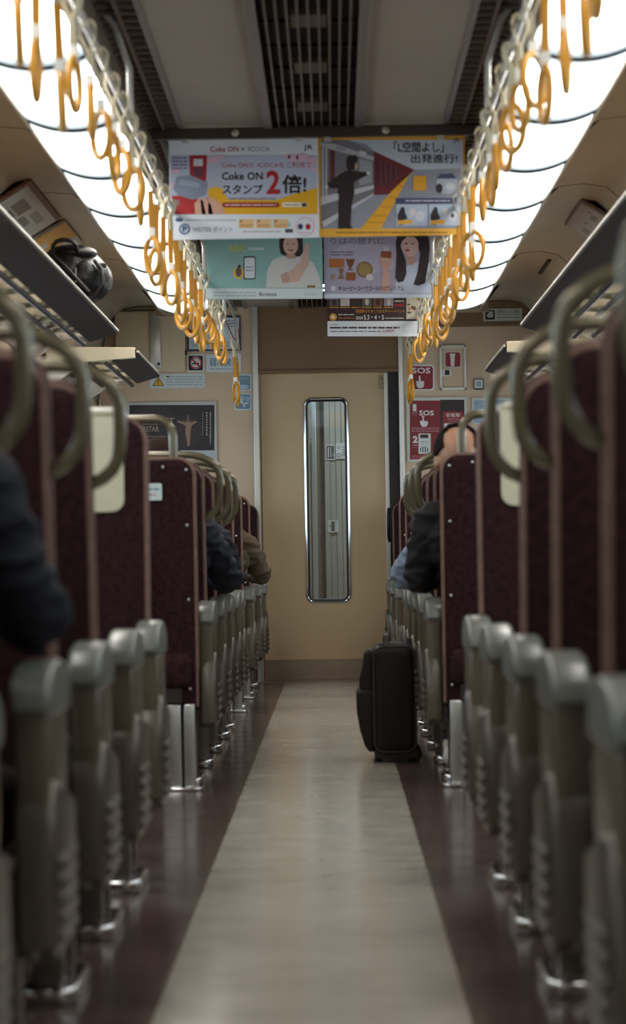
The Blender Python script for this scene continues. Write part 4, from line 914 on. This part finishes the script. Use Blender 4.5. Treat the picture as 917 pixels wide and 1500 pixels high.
# ================================================================== PEOPLE
SKIN = mat('skin', (170, 124, 98), .42, noise=.04, scale=30)
def person(label, x, y, f, head, sh_z, el_in, hand_in, jacket, trousers, hairc, bald=False, side=1, hood=None, shoe=(60, 50, 48)):
    """seated figure; side +1: aisle lies towards -x (right hand seats), f: facing along y; el_in: aisle elbow"""
    J = mat('jacket_%02x%02x%02x' % jacket, jacket, .75, spec=.3, bump=.5, scale=9); TR = mat('trousers_%02x%02x%02x' % trousers, trousers, .8, bump=.3, scale=12)
    SH = mat('shoe_%02x%02x%02x' % shoe, shoe, .5)
    caps = []
    def cap(a, c, ra, rb, m): caps.append((Vector(a), Vector(c), ra, rb, m))
    a_ = -side         # towards the aisle
    hx, hy, hz = head
    cap((x - .07, y, .53), (x + .07, y, .53), .105, .105, 1); cap((x, y, .55), (x, y + .0, .70), .13, .125, 0); cap((x - .05, y, .72), (x + .05, y, .72), .11, .11, 0)
    cx = x + (hx - x) * .5
    cap((cx - .08, y, sh_z - .1), (cx + .08, y, sh_z - .1), .105, .105, 0); cap((cx - .13, y + .01 * f, sh_z - .02), (cx + .13, y + .01 * f, sh_z - .02), .06, .06, 0)
    cap((x, y, .66), (cx, y, sh_z - .1), .125, .125, 0)
    cap((cx, y, sh_z), (hx, hy - .01 * f, hz - .09), .052, .048, 2)
    shi = (cx + a_ * .165, y + .01 * f, sh_z - .035); sho = (cx - a_ * .165, y + .01 * f, sh_z - .035)
    cap(shi, el_in, .062, .048, 0); cap(el_in, hand_in, .047, .033, 0)
    elo = (x - a_ * .23, y + .08 * f, .66); hno = (x - a_ * .06, y + .3 * f, .64); cap(sho, elo, .062, .048, 0); cap(elo, hno, .046, .033, 0)
    for k, (h, e_) in enumerate(((hand_in, el_in), (hno, elo))):
        d_ = (Vector(h) - Vector(e_)).normalized(); sd = d_.cross(Vector((0, 0, 1))).normalized(); hp = Vector(h)
        cap(hp, hp + d_ * .03, .03, .026, 2); cap(hp + d_ * .035 - sd * .018, hp + d_ * .075 - sd * .022, .02, .017, 2); cap(hp + d_ * .035 + sd * .018, hp + d_ * .075 + sd * .022, .02, .017, 2)
        for j in range(4):
            o_ = sd * (-.03 + .02 * j); L = (.042, .05, .047, .036)[j]; q0 = hp + d_ * .08 + o_; q1 = q0 + d_ * L * .6 + Vector((0, 0, -.012)); q2 = q1 + d_ * L * .35 + Vector((0, 0, -.026))
            cap(q0, q1, .0092, .0088, 2); cap(q1, q2, .0088, .0078, 2)
        sgn = -1 if (k == 0) == (side * f > 0) else 1
        t0 = hp + d_ * .03 + sd * (.028 * sgn); t1 = t0 + d_ * .03 + sd * (.022 * sgn) + Vector((0, 0, -.012)); cap(t0, t1, .012, .0105, 2); cap(t1, t1 + d_ * .026 + Vector((0, 0, -.014)), .0105, .009, 2)
    for q in (-1, 1):
        kn = (x + q * .1, y + .37 * f, .515); an = (x + q * .1, y + .40 * f, .12)
        if bald and q == -side: an = (.455, y + .50 * f, .12)
        cap((x + q * .09, y, .53), kn, .085, .06, 1); cap(kn, an, .058, .038, 1); cap((an[0], an[1], .09), (an[0], an[1] + .0 * f, .07), .038, .036, 3); cap((an[0], an[1] - .03 * f, .045), (an[0], an[1] + .13 * f, .035), .04, .033, 3)
    b = B(); r = .085
    for (A, E, ra, rb, m) in caps:
        n = 5
        for i in range(n):
            t = i / (n - 1); 
            if i in (0, n - 1): sphere(b, A.lerp(E, t), ra + (rb - ra) * t, u=14, v=9)
        if (E - A).length > 1e-4: tube(b, [A, E], [ra, rb], 14)
    tiltm = Matrix.Rotation(-f * math.radians(38 if bald else 14), 3, 'X')
    def H(px, py, pz): return Vector((hx, hy, hz)) + tiltm @ Vector((px, py * f, pz))
    def rotd(sz): return tiltm
    sphere(b, H(0, -.012, .02), .1, .76, .93, .95, 24, 16, rot=tiltm); sphere(b, H(0, .025, -.035), .07, .82, .9, 1.1, 20, 12, rot=tiltm)
    sphere(b, H(0, .098, -.02), .014, .9, 1.1, 1.6, 12, 8, rot=tiltm); sphere(b, H(0, .085, -.062), .02, 1.2, .6, .45, 12, 8, rot=tiltm); sphere(b, H(0, .07, -.098), .028, 1, .8, .8, 12, 8, rot=tiltm)
    for q in (-1, 1): sphere(b, H(q * .076, -.008, -.012), .03, .3, .6, 1.05, 12, 8, rot=tiltm)
    me = bpy.data.meshes.new('body'); b.to_mesh(me); b.free(); o = bpy.data.objects.new('body', me); C.objects.link(o)
    rm = o.modifiers.new('r', 'REMESH'); rm.mode = 'VOXEL'; rm.voxel_size = .0075
    sm = o.modifiers.new('s', 'SMOOTH'); sm.iterations = 6; sm.factor = .6
    dg = bpy.context.evaluated_depsgraph_get(); me2 = bpy.data.meshes.new_from_object(o.evaluated_get(dg)); bpy.data.objects.remove(o)
    for m in (J, TR, SKIN, SH): me2.materials.append(m)
    hv = Vector((hx, hy, hz))
    for p_ in me2.polygons:
        c = p_.center; best = (c - hv).length - .10; bi = 2
        if best > .0:
            for (A, E, ra, rb, m) in caps:
                d_ = E - A; t = max(0, min(1, (c - A).dot(d_) / max(d_.length_squared, 1e-9))); q = (c - A - d_ * t).length - (ra + (rb - ra) * t)
                if q < best: best = q; bi = m
        p_.material_index = bi; p_.use_smooth = True
    jv = {}
    for p_ in me2.polygons:
        if p_.material_index in (0, 1):
            for vi in p_.vertices: jv[vi] = jv.get(vi, 0) + 1
    nrm = {vi: me2.vertices[vi].normal.copy() for vi in jv}
    for vi, c_ in jv.items():
        co = me2.vertices[vi].co; w0 = mnoise.noise(Vector((co.x * 9, co.y * 9, co.z * 26))) ; w1 = mnoise.noise(Vector((co.x * 34 + 5, co.y * 34, co.z * 40)))
        me2.vertices[vi].co = co + nrm[vi] * (.012 * (1 - abs(w0) * 3) * (abs(w0) < .33) + .004 * w1) * min(1, c_ / 4)
    base = Vector((x, y, 0)); me2.transform(Matrix.Translation(-base)); me2.name = 'person'
    po = bpy.data.objects.new('person', me2); C.objects.link(po); po.location = base; tag(po, label, 'person')
    # hair cap
    b = B(); sphere(b, (0, 0, 0), .1, .84, 1.0, 1.03, 32, 22)
    kill = []
    for v in b.verts:
        n = v.co.normalized(); fy = n.y
        face = fy > .35 and n.z < .50; low = n.z < -.45; ear = abs(n.x) > .8 and n.z < -.05 and fy > -.1
        bl = bald and (n - Vector((0, -.98, -.1))).length < .66
        if face or low or ear or bl: kill.append(v)
    bmesh.ops.delete(b, geom=kill, context='VERTS')
    for v in b.verts: v.co += Vector((0, 0, 0)) + v.co.normalized() * random.uniform(-.0015, .002); v.co.y *= f
    for v in b.verts: v.co = H(0, -.014, .022) - base + (tiltm @ v.co)
    bmesh.ops.recalc_face_normals(b, faces=list(b.faces)); bmesh.ops.solidify(b, geom=list(b.faces), thickness=.012)
    obj('hair', b, mat('hair_%02x%02x%02x' % hairc, hairc, .85, spec=.12, bump=.3, scale=60, stretch=(4, 4, .6)), po, True)
    for q in (-1, 1):
        b = B(); sphere(b, H(q * .032, .078, .0) - base, .0115, u=12, v=8); obj('eye', b, mat('eye', (60, 44, 40), .2), po, True)
        b = B(); tube(b, [H(q * .018, .087, .02) - base, H(q * .034, .085, .012) - base, H(q * .05, .074, .02) - base], .003, 6); obj('eyebrow', b, mat('brow', (40, 28, 26), .7), po, True)
    if hood:
        b = B(); pts = []
        for i in range(17):
            t = PI * 2 * i / 16; pts.append((cx - x + .085 * math.cos(t), -.02 * f + .075 * math.sin(t), sh_z + .02 + .015 * math.sin(t) * -f))
        tube(b, pts[:-1], .034, 10, closed=True); sphere(b, (cx - x + a_ * .13, -.02, sh_z - .005), .055, 1.1, 1, .62); obj('hood', b, mat('hood', hood, .85, bump=.4, scale=20), po, True)
    return po
person('person in a dark navy jacket seated in the nearest left row, elbow in the aisle', -.64, 4.2, 1, (-.62, 4.27, 1.12), .925, (-.378, 4.34, .675), (-.45, 4.62, .69), (20, 21, 31), (34, 30, 34), (30, 22, 22), side=-1)
person('bald crowned person in a black jacket leaning into the aisle on the right', .60, 10.24, 1, (.47, 10.28, 1.065), .89, (.335, 10.27, .675), (.40, 10.52, .68), (20, 15, 17), (40, 34, 34), (24, 18, 20), bald=True, side=1, shoe=(206, 200, 192))
person('person in a pale blue grey shirt, elbow over the right armrests', .60, 11.80, 1, (.58, 11.86, 1.0), .85, (.318, 11.98, .672), (.40, 12.25, .68), (136, 148, 168), (50, 50, 60), (24, 18, 20), side=1)
person('brown haired person in a navy jacket behind the left pillar seat', -.60, 10.9, 1, (-.565, 10.95, 1.06), .86, (-.335, 11.12, .675), (-.40, 11.4, .68), (25, 27, 38), (40, 36, 38), (46, 30, 24), side=-1)
person('person in a dark jacket with a grey blue hood in the far left rows', -.57, 11.76, 1, (-.57, 11.82, 1.0), .85, (-.355, 11.98, .675), (-.42, 12.25, .68), (36, 36, 46), (40, 36, 38), (34, 24, 24), side=-1, hood=(126, 140, 154))
person('person in an olive brown jacket past the far left door, elbow in the aisle', -.56, 15.2, 1, (-.56, 15.28, 1.0), .85, (-.315, 15.32, .67), (-.42, 15.6, .68), (86, 72, 54), (50, 44, 40), (30, 22, 22), side=-1)
